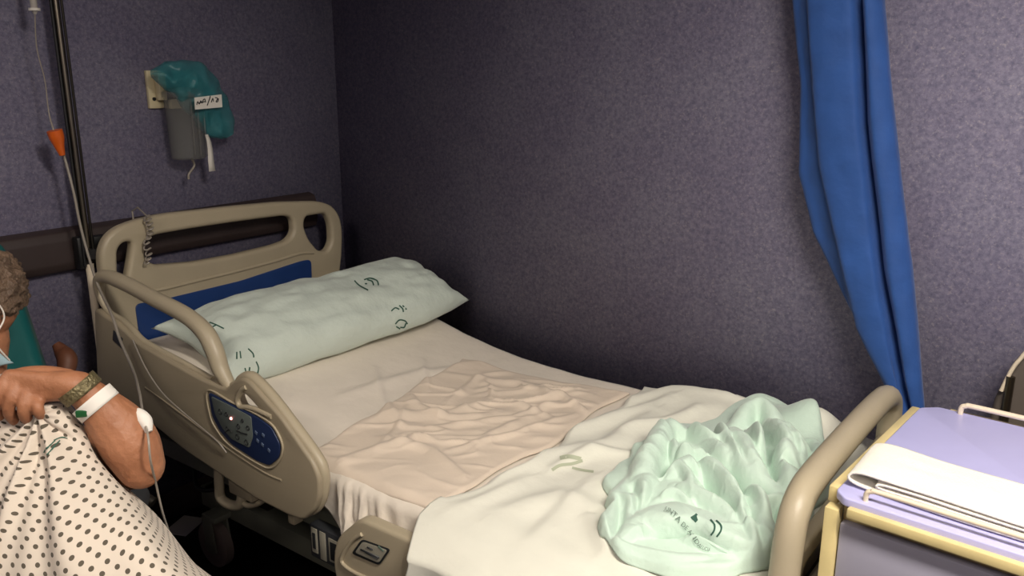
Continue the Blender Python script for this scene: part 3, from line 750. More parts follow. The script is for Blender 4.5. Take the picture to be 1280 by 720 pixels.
# pillow
def pillow():
    c = Vector((.525, -.54, .768)); L, Wd, T = .525, .190, .105
    ax = (at(552, 360, 'y', -.03)-at(200, 428, 'y', -1.03)); ax = Vector((.085, 1, .035)).normalized()
    tilt = math.radians(20); xa = Vector((math.cos(tilt), 0, -math.sin(tilt))); xa = (xa-ax*xa.dot(ax)).normalized(); na = xa.cross(ax).normalized()
    V = []; Fc = []; nu, nv = 110, 70
    for side in (1, -1):
        for j in range(nv+1):
            for i in range(nu+1):
                u = -1+2*i/nu; v = -1+2*j/nv
                e = max(0, (1-abs(u)**4.5))**.45*max(0, (1-abs(v)**2.4))**.55
                pin = 1-.14*(1-v*v)*(abs(u)**3)*1.0; pin2 = 1-.12*(1-u*u*.8)*(abs(v)**3)
                wv = .012*nz(u*3, v*3, 4)+.006*nz(u*9, v*5, 8)+.004*math.sin(u*14+v*3)*abs(v)
                h = T*e*(1+.12*nz(u*1.6, v*1.4, 9))+wv*min(1, e*2)
                if side < 0: h = -h*.55
                if u > .55: sh = 1-(u-.55)*.55
                elif u < -.6: sh = 1-((-u-.6)*.1)
                else: sh = 1
                V.append(c+ax*(L*u*pin)+xa*(Wd*v*pin2*sh)+na*h)
    o = (nu+1)*(nv+1)
    for j in range(nv):
        for i in range(nu):
            a, b, c_, d = j*(nu+1)+i, j*(nu+1)+i+1, (j+1)*(nu+1)+i+1, (j+1)*(nu+1)+i
            Fc.append((a, b, c_, d)); Fc.append((o+d, o+c_, o+b, o+a))
    me = pmesh('pillow', V, Fc); bm = bmesh.new(); bm.from_mesh(me); bmesh.ops.remove_doubles(bm, verts=bm.verts, dist=.0008)
    bmesh.ops.recalc_face_normals(bm, faces=bm.faces); bm.to_mesh(me); bm.free()
    return link('pillow', me, M['pillow'])
pl = pillow(); tag(pl, 'long pale mint pillow with small green printed logos at the head of the bed', 'pillow')
PB = bvh_of(pl)
marks = [[(443, 351), (449, 357), (460, 363)], [(456, 355), (459, 355)], [(459, 350), (465, 352), (467, 357)], [(463, 348), (471, 351), (473, 357)], [(455, 350), (462, 348), (468, 349)],
         [(489, 389), (494, 385), (499, 387)], [(499, 382), (503, 386), (504, 390)], [(503, 382), (508, 387)], [(494, 405), (499, 400), (506, 401), (509, 405)], [(500, 409), (505, 409), (507, 404)], [(495, 408), (500, 411)],
         [(262, 403), (270, 406), (280, 411)], [(263, 410), (271, 406)], [(296, 440), (296, 449)], [(300, 439), (301, 448)], [(310, 436), (316, 442), (317, 447)], [(306, 460), (308, 468)], [(312, 459), (311, 467)], [(320, 452), (323, 460), (321, 469)], [(303, 470), (310, 469)]]
ink('printed_mark', PB, marks, M['ink'], pl, wpx=1.7)

# ------------------------------------------------------------------ coiled cord hooked over the headboard
hp = []
pth = catmull([at(u, v, 'x', HX+.045) for u, v in [(183, 271), (187, 280), (188, 292), (183, 304), (186, 318), (184, 328)]], 30)
fa = None
for i, p in enumerate(pth):
    a = i*.42; hp.append(p+Vector((math.cos(a)*.009, math.sin(a)*.009, math.sin(a)*.006)))
cpl = [Vector((.10, p.y, p.z)) for p in [at(181, 274, 'x', .12)]]
hp = [Vector((.10, hp[0].y, hp[0].z-.06)), Vector((.095, hp[0].y, hp[0].z+.01)), Vector((.13, hp[0].y, hp[0].z+.025))]+hp
o = tube('coiled_cord', hp, .0026, M['tubeline'], seg=6, smooth_path=False)
tag(o, 'thin grey coiled cord hooked over the top of the headboard', 'cord')

# ------------------------------------------------------------------ blue curtain
YC = -.13
rowsL = [(0, 987), (104, 997), (222, 995), (299, 1013), (410, 1066), (493, 1108), (530, 1118)]
rowsM = [(0, 1013), (104, 1019), (208, 1027), (299, 1047), (417, 1074), (493, 1113), (530, 1121)]
rowsN = [(0, 1075), (104, 1080), (153, 1082), (333, 1103), (417, 1118), (472, 1127), (530, 1140)]
rowsR = [(0, 1103), (104, 1112), (208, 1124), (333, 1140), (417, 1148), (493, 1154), (530, 1157)]
def ev(rows, v): return float(np.interp(v, [r[0] for r in rows], [r[1] for r in rows]))
rows_v = list(np.linspace(530, 0, 60))
Vc = []; 
keys = []
for v in rows_v:
    L_, M_, N_, R_ = [at(ev(r, v), v, 'y', YC) for r in (rowsL, rowsM, rowsN, rowsR)]
    keys.append((L_.x, M_.x, N_.x, R_.x, (L_.z+R_.z)/2))
zt = keys[-1][4]; a, b, c_, d, _ = keys[-1]
for k in range(1, 24):
    t = k/23; z = zt+(2.50-zt)*t; e = t*.9
    keys.append((a-.14*e, b-.10*e, c_+.06*e, d+.12*e, z))
NC = 72
for (L_, M_, N_, R_, z) in keys:
    wid = R_-L_
    # plan of the pleats: (x, depth from plane)
    cp = [(L_+.015, .055), (L_, .03), (L_+.006, .012), ((L_+M_)/2, .004), (M_-.004, -.012), (M_+.006, -.03), (M_*.6+N_*.4, -.036), (M_*.25+N_*.75, -.034), (N_-.012, -.026), (N_-.002, .006), (N_+.004, .012), (N_+.012, -.018), ((N_*.6+R_*.4), -.034), (N_*.25+R_*.75, -.026), (R_, -.004), (R_-.004, .03), (R_-.03, .05)]
    sc = min(1, wid/.16)*.7+.3
    pts = catmull([Vector((x, YC+dd*sc, z)) for x, dd in cp], 6)
    row = []
    for i in range(NC+1):
        t = i/NC*(len(pts)-1); k = min(int(t), len(pts)-2); q = pts[k].lerp(pts[k+1], t-k)
        q.y += .004*nz(q.x*14, q.z*7, 3)+.003*nz(q.x*30, q.z*22, 5); row.append(q)
    Vc += row
W1 = NC+1
Fc = [(j*W1+i, j*W1+i+1, (j+1)*W1+i+1, (j+1)*W1+i) for j in range(len(keys)-1) for i in range(NC)]
cur = thing('curtain', (2.05, YC, .55), 'gathered royal blue privacy curtain hanging in front of the wall behind the bed foot', 'curtain')
cf = link('curtain_fabric', pmesh('curtain', Vc, Fc), M['curtain'], cur); solid(cf, .002, 0)
trk = box('curtain_track', (2.0, YC, 2.545), (1.6, .03, .03), M['white'], None, bev=.005)
tag(trk, 'white ceiling track carrying the blue privacy curtain', 'curtain track')
for x in (1.3, 2.0, 2.7): box('track_bracket', (x, YC, 2.58), (.03, .05, .04), M['white'], trk)
for i in range(8):
    x = keys[-1][0]+(keys[-1][3]-keys[-1][0])*(i+.5)/8
    tube('curtain_hook', [(x, YC-.012, 2.49), (x, YC-.012, 2.52), (x, YC, 2.528)], .003, M['white'], cur, seg=6)

# ------------------------------------------------------------------ bedside table
ZT = .865
TP = [at(u, v, 'z', ZT) for u, v in [(1030, 606), (1160, 503)]]
A_ = at(1040, 617, 'z', ZT); B_ = at(1155, 504, 'z', ZT); F1 = at(1280, 693, 'z', ZT); F2_ = at(1280, 530, 'z', ZT)
vy = Vector((B_.x-A_.x, B_.y-A_.y, 0)); TW = vy.length; vy.normalize(); vx = Vector((vy.y, -vy.x, 0))
tb0 = Vector((A_.x, A_.y, 0)); TL = .50
print('TABLE', A_, B_, TW, vx, F1-A_)
def TT_(a, b, z): return tb0+vx*a+vy*b+Vector((0, 0, z))
FR = Matrix(((vx.x, vy.x, 0, tb0.x), (vx.y, vy.y, 0, tb0.y), (0, 0, 1, 0), (0, 0, 0, 1)))
cab = thing('bedside_cabinet', TT_(TL/2, TW/2, 0), 'bedside cabinet with lavender top and cream edging at the foot of the bed', 'cabinet')
rotT = FR.to_3x3()
def cbox(name, a0, a1, b0, b1, z0, z1, m, par=cab, bev=.003):
    return box(name, TT_((a0+a1)/2, (b0+b1)/2, (z0+z1)/2), (a1-a0, b1-b0, z1-z0), m, par, rot=rotT, bev=bev)
plate('table_top', rpoly([(.0, .02), (.02, 0), (TL, 0), (TL, TW), (.03, TW), (0, TW-.03)], .008), [], .016, M['lav'], cab, FR @ Matrix.Translation((0, 0, ZT-.008)), bev=.003)
cbox('top_edging', -.018, .0, .035, TW-.02, ZT-.035, ZT-.004, M['wood'])
cbox('top_edging', .03, TL, -.012, .004, ZT-.030, ZT-.012, M['wood'])
cbox('top_edging', .05, TL, TW-.004, TW+.012, ZT-.028, ZT-.002, M['wood'])
cbox('cabinet_body', .012, TL-.01, .03, TW-.02, .14, ZT-.017, M['wood'], bev=.004)
dr = cbox('drawer', .014, TL-.012, .012, .034, .62, ZT-.055, M['lavfront'], bev=.004)
tube('drawer_handle', [TT_(.17, .012, .70), TT_(.175, -.014, .70), TT_(.33, -.014, .70), TT_(.335, .012, .70)], .005, M['cream'], dr, seg=8, smooth_path=False)
do = cbox('cabinet_door', .014, TL-.012, .012, .034, .16, .61, M['lavfront'], bev=.004)
tube('door_handle', [TT_(.42, .012, .50), TT_(.42, -.014, .50), TT_(.42, -.014, .40), TT_(.42, .012, .40)], .005, M['cream'], do, seg=8, smooth_path=False)
for a in (.0, ):
    cbox('corner_post', -.012, .012, .004, .03, .10, ZT-.03, M['wood'])
cbox('side_frame', -.014, .010, TW-.05, TW-.02, .10, ZT-.035, M['wood'])
def grail(b, a0, a1, h, r=.006):
    tube('gallery_rail', [TT_(a0, b, ZT-.01), TT_(a0, b, ZT+h*.55), TT_(a0+.008, b, ZT+h*.9), TT_(a0+.03, b, ZT+h), TT_((a0+a1)/2, b, ZT+h), TT_(a1-.03, b, ZT+h), TT_(a1-.008, b, ZT+h*.9), TT_(a1, b, ZT+h*.55), TT_(a1, b, ZT-.01)], r, M['cream'], cab, seg=10)
grail(.012, .052, TL-.04, .022, .0045)
grail(TW-.012, .075, TL-.04, .022, .0055)
for a in (.05, TL-.05):
    for b in (.06, TW-.05):
        q = TT_(a, b, 0)
        V, Fc = tube_geo([q+vy*-.012+Vector((0, 0, .035)), q+vy*.012+Vector((0, 0, .035))], .035, 20)
        link('cabinet_caster', autosmooth(pmesh('c', V, Fc), 30), M['black'], cab)
        box('caster_stem', q+Vector((0, 0, .105)), (.03, .034, .09), M['darksteel'], cab)
# folded towel on the table
def towel():
    # side profile of the folds (b across, z); extruded along the table length
    y0, y1 = .10, .335
    A = at(1066, 600, 'z', ZT+.015); D = at(1098, 554, 'z', ZT+.03)
    w0 = Vector((A.x, A.y, 0)); w1 = Vector((D.x, D.y, 0)); bdir = (w1-w0); W = bdir.length; bdir.normalize()
    E = at(1280, 660, 'z', ZT+.03); ldir = Vector((E.x, E.y, 0))-w0; ldir.normalize()
    base = Vector((w0.x, w0.y, ZT+.0015)); Ln = .43
    ldir = vx*1.0+vy*-.03; ldir.normalize()
    path = [(Ln, .026), (.25, .027), (.12, .028), (.02, .031), (-.008, .018), (.02, .005), (.15, .004), (.30, .004), (.40, .006), (.405, .010), (.38, .0125), (.2, .0125), (.06, .0125), (.040, .017), (.06, .0215), (.15, .020), (.3, .0205), (Ln, .0205)]
    pp = catmull([Vector((p[0], p[1], 0)) for p in path], 6)
    V = []; n = len(pp); nl = 40
    for j in range(nl+1):
        t = j/nl
        for i, p in enumerate(pp):
            wob = .0012*nz(t*6, p.x*12, 2)+.0015*nz(t*3, p.x*5, 7)
            V.append(base+bdir*(t*W+.003*nz(i*.15, 5, 1)*(1-t))+ldir*p.x+Vector((0, 0, p.y+(wob if p.y > .006 else 0))))
    Fc = [(j*n+i, j*n+i+1, (j+1)*n+i+1, (j+1)*n+i) for j in range(nl) for i in range(n-1)]
    o = link('folded_towel', pmesh('towel', V, Fc), M['towel']); solid(o, .004, 0)
    return o
tag(towel(), 'folded white towel lying on the lavender table top', 'towel')

# dark chair behind the cabinet, only its shoulder in view
gc = thing('folding_chair', (2.66, -.12, 0), 'grey-brown padded folding chair folded flat against the wall behind the bedside cabinet', 'chair')
plate('chair_back', rpoly([(2.40, .55), (2.92, .55), (2.92, .95), (2.46, .95), (2.41, .80)], [.03, .03, .09, .08, .06]), [], .05, M['brown'], gc, XZ(-.085), bev=.018, res=3)
plate('chair_seat', rpoly([(2.46, .30), (2.86, .30), (2.88, .70), (2.44, .70)], .05), [], .04, M['brown'], gc, XZ(-.15), bev=.015, res=3)
for x in (2.44, 2.88):
    tube('leg', [(x, -.115, 0), (x, -.115, .86)], .010, M['steel'], gc, smooth_path=False)
    tube('leg', [(x, -.19, 0), (x, -.182, .60)], .010, M['steel'], gc, smooth_path=False)
tube('chair_back_trim', [(2.425, -.115, .82), (2.45, -.115, .90), (2.50, -.115, .945), (2.70, -.115, .95)], .005, M['cream'], gc, seg=8)

# ------------------------------------------------------------------ infusion pole and line
PX = .085
pt0 = at(108, 300, 'x', PX); py = pt0.y
pole = thing('infusion_pole', (PX, py, 0), 'thin steel infusion pole clamped to the wall rail left of the headboard', 'pole')
tube('upper_pole', [(PX, py, 1.00), (PX, py, 2.25)], .010, M['steel'], pole, smooth_path=False)
tube('pole_edge_strip', [(PX+.004, py-.015, .98), (PX+.004, py-.015, 2.1)], .0045, M['black'], pole, smooth_path=False)  # dark strips down both sides, giving the steel pole its dark edges
tube('pole_edge_strip', [(PX+.004, py+.015, 1.02), (PX+.004, py+.015, 2.0)], .004, M['darksteel'], pole, smooth_path=False)
tube('lower_pole', [(PX, py, .03), (PX, py, .68), (PX, py, .70), (PX, py, .985)], .012, M['cream'], pole, smooth_path=False, radii=[.006, .006, .012, .012])
cl = boxes('rail_clamp', [((.066, py, 1.02), (.036, .055, .10)), ((.062, py+.045, 1.05), (.03, .05, .03))], M['black'], pole, bev=.006)
tube('clamp_knob', [(.085, py, 1.02), (.118, py, 1.02)], .016, M['black'], cl, smooth_path=False, seg=14)
tube('pole_crossbar', [(PX, py-.16, 2.20), (PX, py-.15, 2.24), (PX, py-.12, 2.25), (PX, py+.12, 2.25), (PX, py+.15, 2.24), (PX, py+.16, 2.20)], .006, M['steel'], pole)
for s in (-1, 1):
    tube('bag_hook', [(PX+.0, py+s*.14, 2.25), (PX+.03, py+s*.14, 2.235), (PX+.035, py+s*.14, 2.26)], .004, M['steel'], pole)
tube('pole_foot', [(PX, py, .0), (PX, py, .03)], .02, M['black'], pole, smooth_path=False)
iv = thing('infusion_set', at(43, 10, 'x', PX+.05), 'clear infusion bag and drip line with an orange roller clamp hanging beside the pole', 'infusion line')
ch = at(43, 12, 'x', PX+.05)
bagc = ch+Vector((0, .0, .20))
me = grid_mesh('bag', lambda u, v: bagc+Vector((math.sin(2*PI*u)*.022*math.sin(PI*min(max(v, .0), 1))**.5, math.cos(2*PI*u)*.055*(1-abs(2*v-1)**6*.35), .02+.22*v)), 28, 16, close_u=True)
link('fluid_bag', me, M['clear'], iv)
tube('drip_chamber', [ch+Vector((0, 0, .22)), ch+Vector((0, 0, .10)), ch+Vector((0, 0, .09)), ch+Vector((0, 0, .0)), ch+Vector((0, 0, -.012))], .01, M['tube'], iv, smooth_path=False, radii=[.003, .003, .009, .009, .004], seg=12)
tube('chamber_flange', [ch+Vector((0, 0, -.003)), ch+Vector((0, 0, .004))], .015, M['white'], iv, smooth_path=False, seg=14)
hands = dp(182, 522, 1.40)
ln = [ch+Vector((0, 0, -.01)), at(46, 60, 'x', .12), at(56, 100, 'x', .12), at(61, 140, 'x', .12), at(68, 165, 'x', .14), at(80, 195, 'x', .14), at(92, 240, 'x', .16), at(100, 280, 'x', .17), at(112, 325, 'x', .19), at(124, 360, 'x', .22),
      at(140, 394, 'y', -1.20), at(150, 425, 'y', -1.23), at(166, 462, 'y', -1.3), dp(174, 490, 1.75), dp(179, 520, 1.45), dp(185, 545, 1.36), dp(188, 575, 1.36), dp(195, 605, 1.42), dp(203, 640, 1.46), dp(212, 670, 1.50), dp(215, 700, 1.5)]
rads = [.0018, .0018, .0018, .0020, .003, .004, .004, .004, .004, .0042, .0042, .004, .0036, .0030, .0022, .002, .002, .002, .002, .002, .002]
tube('drip_tubing', ln, .003, M['tubeline'], iv, seg=8, radii=rads)
rc = [at(u, v, 'x', .15) for u, v in [(68, 163), (71, 172), (74, 182), (78, 194)]]
oc = tube('roller_clamp', rc, .01, M['orange'], iv, seg=10, radii=[.021, .020, .014, .008]); oc['label'] = 'orange roller clamp on the drip line'
lp = [at(128, 400, 'y', -1.16), at(131, 428, 'y', -1.162), at(150, 440, 'y', -1.165), at(166, 446, 'y', -1.162), at(172, 440, 'y', -1.16)]
lp = [at(166, 425, 'y', -1.158), at(182, 460, 'y', -1.162), at(202, 490, 'y', -1.162), at(225, 512, 'y', -1.162), at(250, 533, 'y', -1.162), at(272, 552, 'y', -1.162), at(283, 566, 'y', -1.155)]
o = tube('thin_cable', lp, .0022, M['tubeline'], seg=6); tag(o, 'thin grey cable looping down the outside of the raised side rail', 'cable')

# ------------------------------------------------------------------ suction canister on the head wall
su = thing('suction_canister', at(228, 195, 'x', .06), 'cloudy wall-mounted suction canister beside an ivory wall plate', 'canister')
a = at(178, 88, 'x', 0); b = at(201, 135, 'x', 0)
yl, yr_ = a.y, b.y; zt_, zb_ = a.z, b.z
wp = box('wall_plate', (.008, (yl+yr_)/2+.004, (zt_+zb_)/2), (.016, yr_-yl, zt_-zb_), M['plate'], su, bev=.003)
box('plate_connector', (.03, (yl+yr_)/2+.014, (zt_+zb_)/2+.01), (.03, .028, .09), M['plate'], wp, bev=.006)
tube('plate_screw', [(.016, yr_-.03, zb_+.03), (.019, yr_-.03, zb_+.03)], .006, M['black'], wp, smooth_path=False)
tl = at(204, 135, 'x', .06); br_ = at(255, 196, 'x', .06); cy_ = (tl.y+br_.y)/2; r_ = (br_.y-tl.y)/2; cb_ = Vector((.075, cy_, 0)); zb2, zt2 = br_.z, tl.z+.03
prof = [(r_*.80, zb2), (r_*.88, zb2+.005), (r_*.97, zt2-.02), (r_*.99, zt2), (r_*1.06, zt2+.004), (r_*1.06, zt2+.02), (r_*.8, zt2+.03), (r_*.3, zt2+.036)]
V = []; Fc = []; ns = 36
for (rr_, z) in prof:
    for k in range(ns):
        q = 2*PI*k/ns; V.append((cb_.x+rr_*.85*math.cos(q), cb_.y+rr_*math.sin(q), z))
for j in range(len(prof)-1):
    for k in range(ns): Fc.append((j*ns+k, j*ns+(k+1) % ns, (j+1)*ns+(k+1) % ns, (j+1)*ns+k))
Fc.append(tuple(range(ns-1, -1, -1))); Fc.append(tuple((len(prof)-1)*ns+k for k in range(ns)))
cj = link('canister_jar', autosmooth(pmesh('jar', V, Fc)), M['clear'], su); solid(cj, .002, -1)
for k in range(3):
    y = cb_.y-.012+k*.022
    tube('canister_rib', [(cb_.x+r_*.85, y, zb2+.01), (cb_.x+r_*.9, y, zt2-.01)], .0028, M['clear'], cj, smooth_path=False, seg=6)
box('canister_bracket', (.02, cy_, zt2-.02), (.04, .05, .03), M['plate'], su)
tube('suction_tubing', [Vector((.075, at(240, 200, 'x', .075).y, zb2+.001))]+[at(u, v, 'x', .075) for u, v in [(243, 206), (240, 212), (236, 218), (236, 224)]], .004, M['tubeline'], su, seg=8)
# teal film bag over the canister
cz = at(236, 98, 'x', .08)
def bagf(u, v):
    # outline of the bag in the plane facing the room, puffed
    top = [(190, 88), (205, 76), (232, 73), (258, 82), (272, 100), (285, 125), (293, 150), (290, 168)]
    bot = [(191, 96), (205, 112), (216, 120), (228, 135), (240, 152), (252, 166), (266, 172), (284, 173)]
    t = u*(len(top)-1); i = min(int(t), len(top)-2); f = t-i
    a_ = (top[i][0]*(1-f)+top[i+1][0]*f, top[i][1]*(1-f)+top[i+1][1]*f); b_ = (bot[i][0]*(1-f)+bot[i+1][0]*f, bot[i][1]*(1-f)+bot[i+1][1]*f)
    w_ = v*2 if v <= .5 else 2-v*2
    x = a_[0]*(1-w_)+b_[0]*w_; y = a_[1]*(1-w_)+b_[1]*w_
    puff = math.sin(PI*w_)**.6*math.sin(PI*min(max(u, .02), .98))**.5
    d = .095+(1 if v <= .5 else -1)*puff*.05+.014*nz(x*.06, y*.06, v*2)+.008*nz(x*.15, y*.12, v*3)
    return at(x+4*nz(x*.07, y*.07, 3), y+3*nz(x*.09, y*.06, 9), 'x', d)
fm = grid_mesh('film', lambda u, v: bagf(u, v), 48, 48)
cap = link('film_bag', fm, M['film']); tag(cap, 'crumpled translucent teal plastic bag with a white label draped over the canister', 'bag')
fb_ = bvh_of(cap)
q = [at(u, v, 'x', .165) for u, v in [(243, 122), (277, 118), (278, 134), (244, 137)]]
lab = link('paper_label', pmesh('l', q+[p-Vector((.0015, 0, 0)) for p in q], [(0, 1, 2, 3), (7, 6, 5, 4), (0, 4, 5, 1), (1, 5, 6, 2), (2, 6, 7, 3), (3, 7, 4, 0)]), M['white'], cap, smooth=False); lab['label'] = 'white paper label with handwriting'
wr = [[(246, 131), (247, 127), (249, 130), (251, 126), (252, 129)], [(253, 129), (254, 125), (256, 124), (257, 128)], [(259, 132), (263, 120)], [(264, 128), (266, 123), (267, 127)], [(269, 122), (272, 123), (270, 127), (272, 127), (273, 123)], [(248, 129), (256, 127)]]
bm = bmesh.new(); me = bpy.data.meshes.new('hw'); Vh = []; Fh = []
for st in wr:
    Vt, Ft = tube_geo(catmull([at(u, v, 'x', .1655) for u, v in st], 5), .0016, 5); o_ = len(Vh); Vh += Vt; Fh += [tuple(i+o_ for i in f) for f in Ft]
link('handwriting', pmesh('hw', Vh, Fh), M['keyblack'], lab)
st = [at(u, v, 'x', .12) for u, v in [(258, 168), (261, 176), (263, 186), (264, 200), (266, 214)]]
V = []; Fc = []
for i, p in enumerate(st): V += [p+Vector((0, -.006-.002*i, 0)), p+Vector((0, .006+.001*i, 0))]
Fc = [(2*i, 2*i+1, 2*i+3, 2*i+2) for i in range(len(st)-1)]
o = link('tie_strip', pmesh('strip', V, Fc), M['white'], cap); solid(o, .001, 0); o['label'] = 'white tie strip dangling below the bag'

# ------------------------------------------------------------------ teal recliner behind the person
D = Vector((.82, -.57, 0)).normalized(); SD = Vector((-D.y, D.x, 0))     # facing direction; SD points to the person's left (towards the bed)
HD = dp(-43, 387, 1.62)                                                 # head centre
hip = HD+D*.20+Vector((0, 0, -.56)); hip.z = .55
def W(f, s, z): return Vector((hip.x, hip.y, 0))+D*f+SD*s+Vector((0, 0, z))
rc_ = thing('recliner_chair', W(.1, 0, 0), 'teal vinyl recliner holding the seated person beside the bed', 'chair')
RotD = Matrix(((D.x, SD.x, 0), (D.y, SD.y, 0), (0, 0, 1)))
# back cushion: leaning slab
def slab(name, f0, z0, f1, z1, s0, s1, th, m, par, s1t=None):
    a = Vector((f0, 0, z0)); b = Vector((f1, 0, z1)); d_ = (b-a).normalized(); nrm = Vector((-d_.z, 0, d_.x)); Ln = (b-a).length
    fr_ = Matrix(((0, d_.x, nrm.x, 0), (1, 0, 0, 0), (0, d_.z, nrm.z, 0), (0, 0, 0, 1)))
    wor = Matrix.Translation((hip.x, hip.y, 0)) @ RotD.to_4x4() @ Matrix.Translation((f0, 0, z0)) @ fr_
    s1t = s1 if s1t is None else s1t
    return plate(name, rpoly([(s0, 0), (s1, 0), (s1t, Ln), (s0-(s1t-s1), Ln)], .05), [], th, m, par, wor, bev=.025, res=4)
def backrest():
    a = dp(70, 470, 1.84); b = dp(6, 262, 2.02); e = (b-a).normalized(); a = a-e*((a.z-.42)/e.z); Ln = 1.12
    across = -SD; across = (across-e*across.dot(e)).normalized(); nrm = across.cross(e)
    m_ = Matrix(((across.x, e.x, nrm.x, a.x), (across.y, e.y, nrm.y, a.y), (across.z, e.z, nrm.z, a.z), (0, 0, 0, 1)))
    return plate('backrest', rpoly([(0, 0), (.56, 0), (.54, Ln), (.02, Ln)], .07), [], .10, M['teal'], rc_, m_, bev=.025, res=4)
backrest()
slab('seat', -.20, .40, .36, .43, -.30, .20, .13, M['teal'], rc_)
for s in (-1, 1):
    ar = slab('armrest', -.30, .64, .26, .66, -.06+s*.30-.035, -.06+s*.30+.035, .04, M['darkgrey'], rc_)
    for f in (-.22, .24):
        tube('leg', [W(f, -.06+s*.30, 0), W(f, -.06+s*.30, .63)], .014, M['steel'], rc_, smooth_path=False)
# orange-brown padded end seen between the backrest and the pole
tube('side_handle', [dp(70, 430, 1.95), dp(78, 440, 1.95), dp(84, 450, 1.94), dp(82, 470, 1.93), dp(80, 500, 1.92)], .02, M['armwood'], rc_, seg=12, radii=[.010, .018, .022, .018, .014])
tube('handle_bracket', [dp(80, 500, 1.92), dp(60, 540, 1.92), W(-.27, .28, .62)], .012, M['darksteel'], rc_)

# ------------------------------------------------------------------ person
per = thing('person', W(0, 0, 0), 'seated person in a dotted gown and pale blue mask, hand raised to the chest', 'person')
bm = bmesh.new()
def add_tube(P_, radii, n=6, seg=16):
    R_ = [v.x for v in catmull([Vector((q, 0, 0)) for q in radii], n)]; Q = catmull(P_, n)
    V, Fc = tube_geo(Q, 0, seg, radii=R_)
    vs = [bm.verts.new(v) for v in V]
    for f in Fc: bm.faces.new([vs[i] for i in f])
    for P1, r1 in ((Q[0], R_[0]), (Q[-1], R_[-1])):
        bmesh.ops.create_uvsphere(bm, u_segments=14, v_segments=10, radius=r1*.98, matrix=Matrix.Translation(P1))
def ell(c, rx, ry, rz, rot=None):
    m_ = Matrix.Translation(c) @ (rot.to_4x4() if rot is not None else Matrix.Identity(4)) @ Matrix.Diagonal((rx, ry, rz, 1))
    bmesh.ops.create_uvsphere(bm, u_segments=28, v_segments=20, radius=1, matrix=m_)
# head frame: face turned to the camera's left
FD = (-Vector((HF[0], HF[1], 0))*.88-Vector((HR[0], HR[1], 0))*.47).normalized(); FS = Vector((-FD.y, FD.x, 0)); FU = Vector((0, 0, 1))
def Hh(f, s, u): return HD+FD*f+FS*s+FU*u
RH = Matrix((FD, FS, FU)).transposed()
ell(Hh(-.012, 0, .025), .092, .074, .098, RH)
ell(Hh(.025, 0, -.03), .062, .058, .082, RH)
ell(Hh(.05, 0, -.085), .030, .030, .024, RH)
ell(Hh(.078, 0, -.014), .016, .011, .022, RH)
ell(Hh(.066, 0, .043), .018, .042, .012, RH)
for s in (-1, 1):
    ell(Hh(-.005, s*.074, -.008), .016, .009, .030, RH)
    ell(Hh(.050, s*.034, -.03), .022, .020, .022, RH)
chest = W(-.12, 0, .80); neck = W(-.19, 0, .97)
add_tube([Hh(-.02, 0, -.06), neck, W(-.14, 0, .88)], [.05, .052, .07])
add_tube([W(-.14, 0, .90), W(-.12, 0, .80), W(-.06, 0, .68), W(-.02, 0, .56), W(0, 0, .50)], [.10, .13, .135, .135, .12])
for s in (-1, 1):
    add_tube([W(-.15, s*.03, .90), W(-.15, s*.13, .86), W(-.14, s*.16, .82)], [.045, .045, .045])
    add_tube([W(-.02, s*.09, .53), W(.20, s*.10, .53), W(.37, s*.10, .51), W(.40, s*.10, .46), W(.43, s*.10, .28), W(.43, s*.10, .09)], [.09, .075, .052, .050, .046, .036])
    add_tube([W(.42, s*.10, .06), W(.48, s*.10, .045), W(.56, s*.105, .032), W(.61, s*.11, .026)], [.036, .034, .030, .022])
# right arm resting in the lap
add_tube([W(-.14, -.16, .82), W(-.07, -.22, .68), W(.0, -.23, .58), W(.10, -.20, .60), W(.22, -.10, .61)], [.052, .044, .040, .034, .026])
ell(W(.26, -.07, .61), .05, .04, .02, RotD)
for k in range(4):
    add_tube([W(.28, -.09+.018*k, .613), W(.31, -.078+.02*k, .612), W(.33, -.07+.02*k, .60)], [.010, .009, .008], seg=8)
add_tube([W(.24, -.04, .61), W(.265, -.02, .61), W(.285, -.012, .602)], [.011, .010, .009], seg=8)
# left arm: shoulder, elbow near the bed, forearm back up to the chest
elb = dp(176, 582, 1.42)
add_tube([W(-.14, .16, .82), (W(-.12, .17, .84)+elb)/2+Vector((0, 0, -.02)), dp(174, 580, 1.45)], [.055, .047, .042])
add_tube([dp(176, 582, 1.42), dp(163, 556, 1.41), dp(146, 531, 1.40), dp(125, 508, 1.385), dp(110, 494, 1.375), dp(98, 486, 1.37)], [.040, .047, .044, .034, .028, .026])
T0 = 1.365
# palm and fingers
add_tube([dp(100, 484, T0+.01), dp(86, 481, T0), dp(66, 480, T0), dp(50, 480, T0+.002)], [.026, .024, .020, .016])
FG = [[(12, 470), (-2, 489), (-7, 508), (0, 520)], [(22, 477), (13, 497), (11, 515), (18, 526)], [(35, 487), (30, 505), (31, 520), (38, 527)], [(46, 496), (47, 509), (50, 518), (54, 521)]]
for i, f_ in enumerate(FG):
    add_tube([dp(92, 478+i*3.5, T0), dp(58+i*2, 475+i*5.5, T0-.004), dp(*f_[0], T0-.006)], [.018, .014, .0122], seg=10)
    q_ = [.0116, .0104, .0098, .0086] if i < 3 else [.0105, .0094, .0086, .0076]
    add_tube([dp(*f_[0], T0-.006), dp(*f_[1], T0-.020), dp(*f_[2], T0-.012), dp(*f_[3], T0+.012)], q_, seg=12)
add_tube([dp(84, 474, T0+.02), dp(60, 468, T0+.022), dp(34, 467, T0+.018), dp(12, 470, T0+.02)], [.018, .015, .0125, .010], seg=10)
me = bpy.data.meshes.new('body'); bm.to_mesh(me); bm.free()
tmp = bpy.data.objects.new('tmp', me); C.objects.link(tmp)
